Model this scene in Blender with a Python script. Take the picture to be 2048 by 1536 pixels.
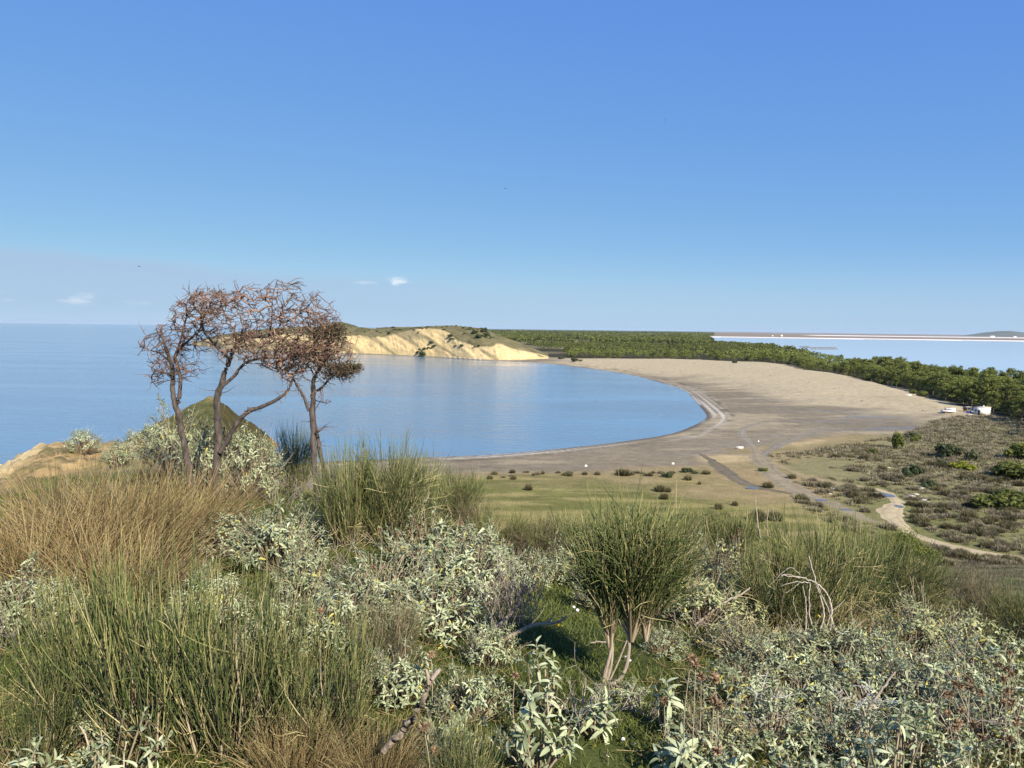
import bpy, math, random
import numpy as np
from mathutils import Vector, Matrix

# ------------------------------------------------------------------ scene, camera, sky, sun, exposure
for o in list(bpy.data.objects):
    bpy.data.objects.remove(o)
scene = bpy.context.scene
COL = scene.collection
EYE = 33.0                      # metres above the sea
FPX, CX, CY = 1538.0, 1024.0, 768.0   # focal length and centre of the photograph, in its own pixels
PITCH = math.atan(110.7 / FPX)
ROLL = 0.0125
cam_f = np.array([0, math.cos(PITCH), -math.sin(PITCH)])
up0 = np.array([0, math.sin(PITCH), math.cos(PITCH)])
rt0 = np.array([1.0, 0, 0])
cam_r = rt0 * math.cos(ROLL) + up0 * math.sin(ROLL)
cam_u = up0 * math.cos(ROLL) - rt0 * math.sin(ROLL)
cam_data = bpy.data.cameras.new('camera')
cam = bpy.data.objects.new('camera', cam_data)
COL.objects.link(cam)
m = Matrix.Identity(4)
for i in range(3):
    m[i][0], m[i][1], m[i][2] = cam_r[i], cam_u[i], -cam_f[i]
m[0][3], m[1][3], m[2][3] = 0, 0, EYE
cam.matrix_world = m
cam_data.sensor_fit = 'HORIZONTAL'
cam_data.sensor_width = 36.0
cam_data.lens = 36.0 * FPX / 2048.0
cam_data.clip_start = 0.05
cam_data.clip_end = 100000.0
scene.camera = cam

SUN_EL = math.radians(36)
SUN_AZ = math.radians(33)       # to the right of straight behind the camera
sun_dir = Vector((math.sin(SUN_AZ) * math.cos(SUN_EL), -math.cos(SUN_AZ) * math.cos(SUN_EL), math.sin(SUN_EL)))
sd = bpy.data.lights.new('sun', 'SUN')
sd.energy = 5.0
sd.angle = math.radians(0.53)
sd.color = (1.0, 0.92, 0.78)
sun = bpy.data.objects.new('sun', sd)
sun.rotation_euler = (-sun_dir).to_track_quat('-Z', 'Y').to_euler()
sun.location = (0, 0, 200)
COL.objects.link(sun)

world = bpy.data.worlds.new('World')
scene.world = world
world.use_nodes = True
wn, wl = world.node_tree.nodes, world.node_tree.links
wn.clear()
sky = wn.new('ShaderNodeTexSky')
sky.sky_type = 'NISHITA'
sky.sun_disc = False
sky.sun_elevation = SUN_EL
sky.sun_rotation = math.atan2(sun_dir.x, sun_dir.y)
sky.altitude = 0
sky.air_density = 0.4
sky.dust_density = 0.0
sky.ozone_density = 6.0
bg = wn.new('ShaderNodeBackground')
bg.inputs[1].default_value = 0.072
wo = wn.new('ShaderNodeOutputWorld')
# thin cloud low over the sea, laid out by direction (azimuth, elevation)
tc = wn.new('ShaderNodeTexCoord')
sep = wn.new('ShaderNodeSeparateXYZ'); wl.new(tc.outputs['Generated'], sep.inputs[0])
def wmath(op, a, b=None, c=None):
    n = wn.new('ShaderNodeMath'); n.operation = op
    for i, v in enumerate((a, b, c)):
        if v is None: continue
        if isinstance(v, (int, float)): n.inputs[i].default_value = v
        else: wl.new(v, n.inputs[i])
    return n.outputs[0]
az = wmath('ARCTAN2', sep.outputs[0], sep.outputs[1])
el = wmath('ARCSINE', sep.outputs[2])
def wstep(v, a, b):
    n = wn.new('ShaderNodeMapRange'); n.interpolation_type = 'SMOOTHSTEP'
    wl.new(v, n.inputs[0]); n.inputs[1].default_value = a; n.inputs[2].default_value = b
    return n.outputs[0]
def wnoise(sx, sy, scale, detail=5, rough=0.55, off=0.0):
    cb = wn.new('ShaderNodeCombineXYZ')
    wl.new(wmath('MULTIPLY', az, sx), cb.inputs[0]); wl.new(wmath('MULTIPLY', el, sy), cb.inputs[1]); cb.inputs[2].default_value = off
    n = wn.new('ShaderNodeTexNoise'); n.inputs['Scale'].default_value = scale; n.inputs['Detail'].default_value = detail
    n.inputs['Roughness'].default_value = rough
    wl.new(cb.outputs[0], n.inputs['Vector'])
    return n.outputs[0]
top_line = wmath('ADD', wmath('MULTIPLY_ADD', az, -0.055, 0.052), wmath('MULTIPLY', wmath('SUBTRACT', wnoise(4, 6, 2.0, 3), 0.5), 0.02))
veil = wstep(wmath('SUBTRACT', top_line, el), -0.004, 0.012)
veil = wmath('MULTIPLY', veil, wstep(az, 0.25, -0.45))
veil = wmath('MULTIPLY', veil, wstep(el, 0.0, 0.03))
puffs = wmath('MULTIPLY', wstep(wnoise(16, 60, 1.3, 6, 0.6, 3.3), 0.50, 0.74), wmath('MULTIPLY', wstep(el, 0.018, 0.026), wstep(el, 0.040, 0.028)))
puffs = wmath('MULTIPLY', puffs, wstep(az, -0.25, -0.42))
def puff(a0, e0, ra, re, k):
    da = wmath('DIVIDE', wmath('SUBTRACT', az, a0), ra)
    de = wmath('DIVIDE', wmath('SUBTRACT', el, e0), re)
    d = wmath('SQRT', wmath('ADD', wmath('MULTIPLY', da, da), wmath('MULTIPLY', de, de)))
    d = wmath('ADD', d, wmath('MULTIPLY', wmath('SUBTRACT', wnoise(120, 200, 1.0, 5, 0.65, a0 * 50), 0.5), 2.0))
    return wmath('MULTIPLY', wstep(d, 1.0, 0.15), k)
p1 = puff(-0.148, 0.0585, 0.017, 0.0062, 0.85)
p2 = puff(-0.188, 0.0560, 0.016, 0.0030, 0.35)
# film response: the phone compresses the blue of the sky
sepc = wn.new('ShaderNodeSeparateColor'); wl.new(sky.outputs[0], sepc.inputs[0])
comc = wn.new('ShaderNodeCombineColor')
for ch, (ref, out_, g_) in enumerate(((0.443, 1.08, 0.63), (0.93, 2.62, 0.44), (2.28, 6.5, 0.08))):
    wl.new(wmath('MULTIPLY', wmath('POWER', wmath('DIVIDE', sepc.outputs[ch], ref), g_), out_), comc.inputs[ch])
mixv = wn.new('ShaderNodeMixRGB'); mixv.inputs[2].default_value = (3.5, 4.8, 6.6, 1)
wl.new(comc.outputs[0], mixv.inputs[1]); wl.new(wmath('MULTIPLY', veil, 0.75), mixv.inputs[0])
hz_band = wn.new('ShaderNodeMixRGB'); hz_band.inputs[2].default_value = (3.6, 5.05, 6.9, 1)
wl.new(mixv.outputs[0], hz_band.inputs[1]); wl.new(wmath('MULTIPLY', wstep(el, 0.10, 0.0), 0.75), hz_band.inputs[0])
cl = wmath('MINIMUM', wmath('ADD', wmath('ADD', wmath('MULTIPLY', puffs, 0.55), p1), p2), 0.9)
mixc = wn.new('ShaderNodeMixRGB'); mixc.inputs[2].default_value = (7.4, 7.9, 8.6, 1)
wl.new(hz_band.outputs[0], mixc.inputs[1]); wl.new(cl, mixc.inputs[0])
wl.new(mixc.outputs[0], bg.inputs[0])
wl.new(bg.outputs[0], wo.inputs[0])

vs = scene.view_settings
vs.view_transform = 'Standard'; vs.look = 'None'; vs.exposure = 0.68; vs.gamma = 1.0
vs.use_curve_mapping = False
scene.render.engine = 'CYCLES'
scene.cycles.use_denoising = True
scene.cycles.max_bounces = 6
scene.cycles.diffuse_bounces = 3
scene.cycles.glossy_bounces = 3
scene.cycles.transmission_bounces = 3
scene.cycles.volume_bounces = 0
scene.cycles.caustics_reflective = False
scene.cycles.caustics_refractive = False

random.seed(7)
RNG = np.random.default_rng(7)

# ------------------------------------------------------------------ pixel -> place helpers
def raydir(px, py):
    px = np.asarray(px, float); py = np.asarray(py, float)
    return cam_f * FPX + cam_r * (px - CX)[..., None] + cam_u * (CY - py)[..., None]
def at_depth(px, py, depth):                 # the point a given number of metres ahead
    d = raydir(px, py)
    return d * (np.asarray(depth, float) / d[..., 1])[..., None] + np.array([0, 0, EYE])
def at_level(px, py, z):                     # the point at a given height
    d = raydir(px, py)
    t = (z - EYE) / np.minimum(d[..., 2], -1e-4)
    return d * t[..., None] + np.array([0, 0, EYE])
def plan(pts, z=0.0):
    p = np.array(pts, float)
    return at_level(p[:, 0], p[:, 1], z)[:, :2]

# ------------------------------------------------------------------ value noise
_perm = np.random.default_rng(3).random((256, 256))
def vnoise(x, y):
    xi = np.floor(x).astype(int); yi = np.floor(y).astype(int)
    fx = x - xi; fy = y - yi
    fx = fx * fx * (3 - 2 * fx); fy = fy * fy * (3 - 2 * fy)
    a = _perm[xi & 255, yi & 255]; b = _perm[(xi + 1) & 255, yi & 255]
    c = _perm[xi & 255, (yi + 1) & 255]; d = _perm[(xi + 1) & 255, (yi + 1) & 255]
    return (a * (1 - fx) + b * fx) * (1 - fy) + (c * (1 - fx) + d * fx) * fy
def fbm(x, y, oct=4, gain=0.5):
    s = 0; a = 1; t = 0
    for i in range(oct):
        s = s + a * vnoise(x + 17.3 * i, y + 9.1 * i); t += a
        x = x * 2.03; y = y * 2.03; a *= gain
    return s / t
def sstep(a, b, x):
    t = np.clip((x - a) / (b - a), 0, 1)
    return t * t * (3 - 2 * t)
def sdf(poly, x, y):                         # signed distance, positive inside
    x = np.asarray(x, float); y = np.asarray(y, float)
    best = np.full(x.shape, 1e18); inside = np.zeros(x.shape, bool)
    n = len(poly)
    for i in range(n):
        ax, ay = poly[i]; bx, by = poly[(i + 1) % n]
        ex, ey = bx - ax, by - ay
        t = np.clip(((x - ax) * ex + (y - ay) * ey) / (ex * ex + ey * ey + 1e-12), 0, 1)
        dx = x - ax - ex * t; dy = y - ay - ey * t
        best = np.minimum(best, dx * dx + dy * dy)
        cond = ((ay > y) != (by > y))
        with np.errstate(divide='ignore', invalid='ignore'):
            xi = ex * (y - ay) / (ey if ey != 0 else 1e-12) + ax
        inside ^= cond & (x < xi)
    d = np.sqrt(best)
    return np.where(inside, d, -d)
def smooth_line(pts, n=6):                   # Catmull-Rom
    p = np.array(pts, float)
    q = np.vstack([2 * p[0] - p[1], p, 2 * p[-1] - p[-2]])
    out = []
    for i in range(1, len(q) - 2):
        for k in range(n):
            t = k / n
            out.append(0.5 * ((2 * q[i]) + (-q[i - 1] + q[i + 1]) * t + (2 * q[i - 1] - 5 * q[i] + 4 * q[i + 1] - q[i + 2]) * t * t + (-q[i - 1] + 3 * q[i] - 3 * q[i + 1] + q[i + 2]) * t ** 3))
    out.append(q[-2])
    return np.array(out)

# ------------------------------------------------------------------ mesh and object helpers
def make_mesh(name, V, quads=None, tris=None, attrs=None, color=None, smooth=False, mats=()):
    V = np.asarray(V, np.float32)
    me = bpy.data.meshes.new(name)
    nq = 0 if quads is None else len(quads); nt = 0 if tris is None else len(tris)
    loops = []
    if nq: loops.append(np.asarray(quads, np.int32).ravel())
    if nt: loops.append(np.asarray(tris, np.int32).ravel())
    loops = np.concatenate(loops)
    starts = np.concatenate([np.arange(nq) * 4, nq * 4 + np.arange(nt) * 3]).astype(np.int32)
    me.vertices.add(len(V)); me.vertices.foreach_set('co', V.ravel())
    me.loops.add(len(loops)); me.loops.foreach_set('vertex_index', loops)
    me.polygons.add(nq + nt); me.polygons.foreach_set('loop_start', starts)
    if smooth: me.polygons.foreach_set('use_smooth', np.ones(nq + nt, bool))
    for k, a in (attrs or {}).items():
        at = me.attributes.new(k, 'FLOAT', 'POINT'); at.data.foreach_set('value', np.asarray(a, np.float32))
    if color is not None:
        c = np.ones((len(V), 4), np.float32); c[:, :3] = color
        at = me.attributes.new('Col', 'FLOAT_COLOR', 'POINT'); at.data.foreach_set('color', c.ravel())
    me.update(calc_edges=True); me.validate()
    for mt in mats: me.materials.append(mt)
    return me
class MB:                                    # collects vectorised pieces, builds one mesh
    def __init__(s): s.V, s.Q, s.T, s.R, s.U, s.n = [], [], [], [], [], 0
    def add(s, V, Q=None, T=None, R=None, U=None):
        V = np.asarray(V, float).reshape(-1, 3)
        if len(V) == 0: return
        s.V.append(V)
        if Q is not None and len(Q): s.Q.append(np.asarray(Q) + s.n)
        if T is not None and len(T): s.T.append(np.asarray(T) + s.n)
        s.R.append(np.full(len(V), 0.5) if R is None else np.broadcast_to(np.asarray(R, float), (len(V),)))
        s.U.append(np.full(len(V), 0.5) if U is None else np.broadcast_to(np.asarray(U, float), (len(V),)))
        s.n += len(V)
    def mesh(s, name, mat, smooth=False):
        return make_mesh(name, np.vstack(s.V), np.vstack(s.Q) if s.Q else None, np.vstack(s.T) if s.T else None,
                         {'rnd': np.concatenate(s.R), 'along': np.concatenate(s.U)}, smooth=smooth, mats=(mat,))
    def box(s, c, d, rz=0.0, taper=1.0, r=0.5):
        x, y, z = np.array(d) / 2.0
        v = np.array([[-x, -y, -z], [x, -y, -z], [x, y, -z], [-x, y, -z], [-x * taper, -y * taper, z], [x * taper, -y * taper, z], [x * taper, y * taper, z], [-x * taper, y * taper, z]])
        cs, sn = math.cos(rz), math.sin(rz)
        v = np.stack([v[:, 0] * cs - v[:, 1] * sn, v[:, 0] * sn + v[:, 1] * cs, v[:, 2]], 1) + np.array(c)
        s.add(v, [[0, 3, 2, 1], [4, 5, 6, 7], [0, 1, 5, 4], [1, 2, 6, 5], [2, 3, 7, 6], [3, 0, 4, 7]], R=r)
def unit(v):
    return v / (np.linalg.norm(v, axis=-1, keepdims=True) + 1e-12)
def tubes(mb, P, rad, sides=3, R=None, closed_tip=False):
    """P (N,K,3) polylines, rad (N,K)"""
    P = np.asarray(P, float)
    N, K, _ = P.shape
    rad = np.broadcast_to(np.asarray(rad, float), (N, K))
    T = np.gradient(P, axis=1); T = unit(T)
    ref = np.where(np.abs(T[..., 2:3]) > 0.9, np.array([1.0, 0.1, 0]), np.array([0, 0.1, 1.0]))
    A = unit(np.cross(T, ref)); B = np.cross(T, A)
    ang = np.arange(sides) * 2 * math.pi / sides
    V = P[:, :, None, :] + rad[:, :, None, None] * (A[:, :, None, :] * np.cos(ang)[None, None, :, None] + B[:, :, None, :] * np.sin(ang)[None, None, :, None])
    idx = np.arange(N * K * sides).reshape(N, K, sides)
    a = idx[:, :-1, :]; b = np.roll(idx, -1, 2)[:, :-1, :]; c = np.roll(idx, -1, 2)[:, 1:, :]; d = idx[:, 1:, :]
    Q = np.stack([a, b, c, d], -1).reshape(-1, 4)
    R = RNG.random(N) if R is None else np.broadcast_to(R, (N,))
    mb.add(V.reshape(-1, 3), Q, R=np.repeat(R, K * sides), U=np.tile(np.repeat(np.linspace(0, 1, K), sides), N))
def blades(mb, base, tip, width, R=None, bend=None):
    """flat tapered blades with one bend: base, tip (N,3)"""
    base = np.asarray(base, float); tip = np.asarray(tip, float); N = len(base)
    d = tip - base
    side = unit(np.cross(d, RNG.normal(size=(N, 3)))) * (np.broadcast_to(width, (N,)) / 2)[:, None]
    mid = (base + tip) / 2 + (0 if bend is None else bend)
    V = np.stack([base - side, base + side, mid - side * .8, mid + side * .8, tip], 1)
    i = np.arange(N)[:, None] * 5
    R = RNG.random(N) if R is None else np.broadcast_to(R, (N,))
    mb.add(V.reshape(-1, 3), i + np.array([[0, 1, 3, 2]]), i + np.array([[2, 3, 4]]), R=np.repeat(R, 5), U=np.tile([0, 0, .5, .5, 1], N))
def leaves(mb, base, dirv, nrm, length, width, droop=0.35, fold=0.25, R=None, nseg=4):
    """arched, folded, pointed-oval leaves"""
    base = np.asarray(base, float); N = len(base)
    dirv = unit(np.asarray(dirv, float)); side = unit(np.cross(dirv, nrm)); up = np.cross(side, dirv)
    length = np.broadcast_to(length, (N,))[:, None]; width = np.broadcast_to(width, (N,))[:, None]
    droop = np.broadcast_to(droop, (N,))[:, None]
    rows = []; us = []
    ts = np.linspace(0, 1, nseg + 1)
    for t in ts:
        c = base + dirv * length * (t - 0.12 * t * t) + up * length * (0.22 * t - droop * t * t * 1.4)
        w = width * 0.5 * (max(math.sin(math.pi * (0.05 + 0.90 * t) ** 0.95), 0.0) ** 0.55 if t < 1 else 0.22)
        rows += [c - side * w + up * w * fold, c, c + side * w + up * w * fold]; us += [t] * 3
    V = np.stack(rows, 1); K = V.shape[1]
    i = np.arange(N)[:, None, None] * K
    q = []
    for k in range(nseg):
        o = k * 3
        q += [[o, o + 1, o + 4, o + 3], [o + 1, o + 2, o + 5, o + 4]]
    Q = (i + np.array(q)[None]).reshape(-1, 4)
    R = RNG.random(N) if R is None else np.broadcast_to(R, (N,))
    mb.add(V.reshape(-1, 3), Q, R=np.repeat(R, K), U=np.tile(np.array(us), N))
def tris_cloud(mb, pos, size, nrm=None, R=None):
    """small leaf-sized faces (quads folded as two triangles)"""
    N = len(pos)
    n = unit(RNG.normal(size=(N, 3))) if nrm is None else unit(nrm + RNG.normal(size=(N, 3)) * 0.6)
    a = unit(np.cross(n, RNG.normal(size=(N, 3)))); b = np.cross(n, a)
    s = np.broadcast_to(size, (N,))[:, None]
    V = np.stack([pos - a * s, pos + b * s * .45, pos + a * s, pos - b * s * .45], 1)
    i = np.arange(N)[:, None] * 4
    R = RNG.random(N) if R is None else np.broadcast_to(R, (N,))
    mb.add(V.reshape(-1, 3), i + np.array([[0, 1, 2, 3]]), R=np.repeat(R, 4))
def obj(name, mesh, parent=None):
    o = bpy.data.objects.new(name, mesh); COL.objects.link(o)
    if parent is not None: o.parent = parent
    return o
def tag(o, label=None, cat=None, group=None, kind=None):
    if label: o['label'] = label
    if cat: o['category'] = cat
    if group: o['group'] = group
    if kind: o['kind'] = kind
    return o
def thing(name, label, cat, loc=(0, 0, 0), rz=0.0, scale=(1, 1, 1), group=None):
    o = bpy.data.objects.new(name, None); COL.objects.link(o)
    o.empty_display_size = 0.2
    o.location = loc; o.rotation_euler = (0, 0, rz); o.scale = scale
    return tag(o, label, cat, group)
def part(name, mb, mat, parent, smooth=False, kind=None):
    o = obj(name, mb.mesh(name, mat, smooth), parent)
    if kind: o['kind'] = kind
    return o

# ------------------------------------------------------------------ materials
def newmat(name):
    mt = bpy.data.materials.new(name); mt.use_nodes = True
    nt = mt.node_tree; nt.nodes.clear()
    out = nt.nodes.new('ShaderNodeOutputMaterial')
    return mt, nt, out
def N_(nt, kind, **kw):
    n = nt.nodes.new(kind)
    for k, v in kw.items():
        if isinstance(v, bpy.types.NodeSocket): nt.links.new(v, n.inputs[k])
        elif k in n.inputs: n.inputs[k].default_value = v
        else: setattr(n, k, v)
    return n
def ramp(nt, fac, stops):
    r = nt.nodes.new('ShaderNodeValToRGB')
    el = r.color_ramp.elements
    while len(el) < len(stops): el.new(0.5)
    for e, (p, c) in zip(el, stops): e.position = p; e.color = (*c, 1)
    nt.links.new(fac, r.inputs[0])
    return r.outputs[0]
def plant_mat(name, stops, base=None, base_to=0.5, tip=None, trans=0.2, rough=0.65, spec=0.25, obj_var=0.25):
    mt, nt, out = newmat(name)
    L = nt.links
    a = N_(nt, 'ShaderNodeAttribute', attribute_name='rnd')
    u = N_(nt, 'ShaderNodeAttribute', attribute_name='along')
    col = ramp(nt, a.outputs['Fac'], stops)
    if base is not None:
        mr = N_(nt, 'ShaderNodeMapRange'); L.new(u.outputs['Fac'], mr.inputs[0]); mr.inputs[1].default_value = 0.0; mr.inputs[2].default_value = base_to
        mx = N_(nt, 'ShaderNodeMixRGB'); L.new(mr.outputs[0], mx.inputs[0]); mx.inputs[1].default_value = (*base, 1); L.new(col, mx.inputs[2]); col = mx.outputs[0]
    if tip is not None:
        mr = N_(nt, 'ShaderNodeMapRange'); L.new(u.outputs['Fac'], mr.inputs[0]); mr.inputs[1].default_value = 0.72; mr.inputs[2].default_value = 1.0; mr.inputs[4].default_value = 0.7
        mx = N_(nt, 'ShaderNodeMixRGB'); L.new(mr.outputs[0], mx.inputs[0]); L.new(col, mx.inputs[1]); mx.inputs[2].default_value = (*tip, 1); col = mx.outputs[0]
    oi = N_(nt, 'ShaderNodeObjectInfo')
    mv = N_(nt, 'ShaderNodeMapRange'); L.new(oi.outputs['Random'], mv.inputs[0]); mv.inputs[3].default_value = 1 - obj_var; mv.inputs[4].default_value = 1 + obj_var
    hs = N_(nt, 'ShaderNodeHueSaturation'); L.new(mv.outputs[0], hs.inputs['Value']); L.new(col, hs.inputs['Color'])
    col = hs.outputs[0]
    p = N_(nt, 'ShaderNodeBsdfPrincipled', Roughness=rough); L.new(col, p.inputs['Base Color']); p.inputs['Specular IOR Level'].default_value = spec
    if trans > 0:
        t = N_(nt, 'ShaderNodeBsdfTranslucent'); L.new(col, t.inputs[0])
        ms = N_(nt, 'ShaderNodeMixShader', Fac=trans); L.new(p.outputs[0], ms.inputs[1]); L.new(t.outputs[0], ms.inputs[2])
        L.new(ms.outputs[0], out.inputs[0])
    else:
        L.new(p.outputs[0], out.inputs[0])
    return mt
def rough_mat(name, c1, c2, scale=6.0, rough=0.85, bump=0.3, stretch=(1, 1, 1), metallic=0.0, spec=0.3, detail=6):
    mt, nt, out = newmat(name); L = nt.links
    tcn = N_(nt, 'ShaderNodeTexCoord')
    mp = N_(nt, 'ShaderNodeMapping'); L.new(tcn.outputs['Object'], mp.inputs[0]); mp.inputs['Scale'].default_value = stretch
    n = N_(nt, 'ShaderNodeTexNoise', Scale=scale, Detail=detail, Roughness=0.6); L.new(mp.outputs[0], n.inputs['Vector'])
    col = ramp(nt, n.outputs[0], [(0.3, c1), (0.7, c2)])
    p = N_(nt, 'ShaderNodeBsdfPrincipled', Roughness=rough, Metallic=metallic); L.new(col, p.inputs['Base Color']); p.inputs['Specular IOR Level'].default_value = spec
    if bump:
        b = N_(nt, 'ShaderNodeBump', Strength=bump, Distance=0.02); L.new(n.outputs[0], b.inputs['Height']); L.new(b.outputs[0], p.inputs['Normal'])
    L.new(p.outputs[0], out.inputs[0])
    return mt
def ground_mat(name, scales=((0.9, .25), (0.12, .3)), bump=0.4, bdist=0.05, spec=0.1):
    mt, nt, out = newmat(name); L = nt.links
    a = N_(nt, 'ShaderNodeAttribute', attribute_name='Col')
    g = N_(nt, 'ShaderNodeNewGeometry')
    col = a.outputs['Color']; last = None
    for sc, amt in scales:
        n = N_(nt, 'ShaderNodeTexNoise', Scale=sc, Detail=8, Roughness=0.65); L.new(g.outputs['Position'], n.inputs['Vector'])
        mr = N_(nt, 'ShaderNodeMapRange'); L.new(n.outputs[0], mr.inputs[0]); mr.inputs[1].default_value = .3; mr.inputs[2].default_value = .7
        mr.inputs[3].default_value = 1 - amt; mr.inputs[4].default_value = 1 + amt
        hs = N_(nt, 'ShaderNodeHueSaturation'); L.new(mr.outputs[0], hs.inputs['Value']); L.new(col, hs.inputs['Color']); col = hs.outputs[0]
        last = n if last is None else last
    p = N_(nt, 'ShaderNodeBsdfPrincipled', Roughness=0.95); L.new(col, p.inputs['Base Color']); p.inputs['Specular IOR Level'].default_value = spec
    b = N_(nt, 'ShaderNodeBump', Strength=bump, Distance=bdist); L.new(last.outputs[0], b.inputs['Height']); L.new(b.outputs[0], p.inputs['Normal'])
    L.new(p.outputs[0], out.inputs[0])
    return mt
def water_mat(name, deep, rough=0.10, bump=0.25, scale=0.35, stretch=(0.6, 1.6, 1), dist=0.3):
    mt, nt, out = newmat(name); L = nt.links
    g = N_(nt, 'ShaderNodeNewGeometry')
    mp = N_(nt, 'ShaderNodeMapping'); L.new(g.outputs['Position'], mp.inputs[0]); mp.inputs['Scale'].default_value = stretch; mp.inputs['Rotation'].default_value = (0, 0, 0.12)
    n1 = N_(nt, 'ShaderNodeTexNoise', Scale=scale, Detail=5, Roughness=0.55, Distortion=0.4); L.new(mp.outputs[0], n1.inputs['Vector'])
    n2 = N_(nt, 'ShaderNodeTexNoise', Scale=scale * 0.06, Detail=3); L.new(mp.outputs[0], n2.inputs['Vector'])
    p = N_(nt, 'ShaderNodeBsdfPrincipled', Roughness=rough, IOR=1.33)
    p.inputs['Base Color'].default_value = (*deep, 1)
    mr = N_(nt, 'ShaderNodeMapRange'); L.new(n2.outputs[0], mr.inputs[0]); mr.inputs[1].default_value = 0.35; mr.inputs[2].default_value = 0.65
    mr.inputs[3].default_value = bump * 0.25; mr.inputs[4].default_value = bump * 1.8
    b = N_(nt, 'ShaderNodeBump', Distance=dist); L.new(mr.outputs[0], b.inputs['Strength']); L.new(n1.outputs[0], b.inputs['Height'])
    L.new(b.outputs[0], p.inputs['Normal'])
    L.new(p.outputs[0], out.inputs[0])
    return mt
def flat_mat(name, c, rough=0.6, metallic=0.0, spec=0.4):
    return rough_mat(name, tuple(x * .88 for x in c), tuple(min(1, x * 1.08) for x in c), 3.0, rough, 0.05, metallic=metallic, spec=spec)

# ------------------------------------------------------------------ terrain: heights
# bay shore traced at sea level, carried on round the coast
bay_px = [(548, 934), (640, 924), (740, 920), (870, 914), (1000, 908), (1150, 894), (1260, 881), (1340, 868), (1385, 852), (1410, 838), (1412, 829), (1404, 818),
          (1388, 800), (1368, 781), (1330, 768), (1270, 752), (1200, 740), (1130, 731), (1060, 725), (1010, 723), (960, 720.5), (920, 718), (880, 715.3), (800, 711), (690, 707.5), (600, 705), (500, 700), (420, 694)]
bay = smooth_line(plan(bay_px), 3)
coast = [(-48, -400), (-46, -30), (-40, 0), (-34, 20), (-36, 45), (-52, 80), (-80, 120), (-104, 165), (-106, 200), (-92, 215), (-72, 212)]
far_coast = [(-520, 1300), (-330, 1500), (-250, 2500), (-320, 5000), (-2600, 30000), (-2700, 45000)]
LAND = np.vstack([coast, bay, far_coast, [(60000, 45000), (60000, -400)]])
LAG = np.array(list(plan([(1432, 681), (1455, 689), (1500, 694), (1570, 702), (1640, 716), (1700, 730), (1760, 742), (1850, 757), (1950, 776), (2048, 798)], 0.3)) +
               [(480, 300), (900, 120), (6000, 100), (6000, 3300), (2700, 3820), (1040, 4050)])
RIM = np.array([(-60, -120), (-17, -10), (-15.5, 4), (-14.2, 12), (-13.8, 18), (-14.6, 22), (-17.6, 28.5), (-18.9, 32), (-17.6, 34.2), (-13, 34.8), (-8, 34.5), (-2, 36), (60, 70), (400, 300), (400, -120)])
DEP = np.array([0, 4, 8, 12, 14, 20, 30, 45, 70, 100, 130, 200, 400])
DROP = {-0.70: [1.65, 2.0, 2.55, 3.05, 3.35, 4.35, 5.6, 10, 18, 30, 40, 60, 90],
        -0.60: [1.65, 2.0, 2.55, 3.0, 3.2, 3.9, 4.8, 9, 18, 30, 40, 60, 90],
        -0.42: [1.65, 1.95, 2.4, 2.75, 2.95, 3.8, 4.8, 10, 20, 31, 40, 60, 90],
        -0.22: [1.65, 1.95, 2.35, 2.7, 3.0, 4.6, 8.0, 15, 25, 33, 41, 60, 90],
        0.00: [1.65, 2.0, 2.6, 3.3, 3.8, 6.0, 10.2, 16.5, 25, 32, 41, 60, 90],
        0.28: [1.65, 2.05, 2.75, 3.7, 4.3, 6.4, 10.0, 15.2, 23.5, 31.5, 41, 60, 90],
        0.48: [1.65, 2.1, 3.0, 4.2, 4.8, 6.9, 10.2, 14.9, 22.3, 30.6, 40, 60, 90],
        0.70: [1.65, 2.15, 3.1, 4.4, 5.1, 7.2, 10.6, 15.4, 22.3, 30.3, 39, 60, 90]}
_ts = np.array(sorted(DROP)); _tab = np.array([DROP[t] for t in _ts])
def hill_drop(x, y):
    r = np.hypot(x, y)
    d = np.maximum(y, 0.80 * r - 0.0)
    t = np.clip(x / np.maximum(y, 0.62 * r + 0.01), -0.70, 0.70)
    k = np.clip(np.searchsorted(_ts, t) - 1, 0, len(_ts) - 2)
    f = (t - _ts[k]) / (_ts[k + 1] - _ts[k]); f = np.clip(f, 0, 1); f = f * f * (3 - 2 * f)
    out = np.zeros_like(d)
    for i in range(len(_ts) - 1):
        msk = k == i
        if msk.any():
            out[msk] = (1 - f[msk]) * np.interp(d[msk], DEP, _tab[i]) + f[msk] * np.interp(d[msk], DEP, _tab[i + 1])
    back = sstep(0, -6, y)
    return out * (1 - back) + back * np.interp(r, [0, 40, 200], [1.65, 3, 8])
dune_px = [(1120, 716), (1200, 717), (1330, 719), (1450, 723), (1560, 726), (1600, 738), (1690, 748), (1770, 764), (1840, 780), (1900, 800), (1960, 816), (1985, 832), (1890, 838),
           (1810, 822), (1720, 810), (1620, 797), (1540, 785), (1460, 767), (1380, 752), (1300, 743), (1230, 736), (1160, 729), (1120, 724)]
DUNE = plan(dune_px, 2.5)
forest_edge_px = [(1135, 713), (1200, 715.5), (1290, 716), (1340, 719), (1400, 716), (1450, 722), (1560, 726), (1580, 727), (1610, 738), (1690, 749), (1760, 763), (1820, 774), (1842, 790), (1890, 800), (1905, 806), (1950, 812), (1992, 824), (2048, 848), (2160, 890)]
FEDGE = plan(forest_edge_px, 3.5)
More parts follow.
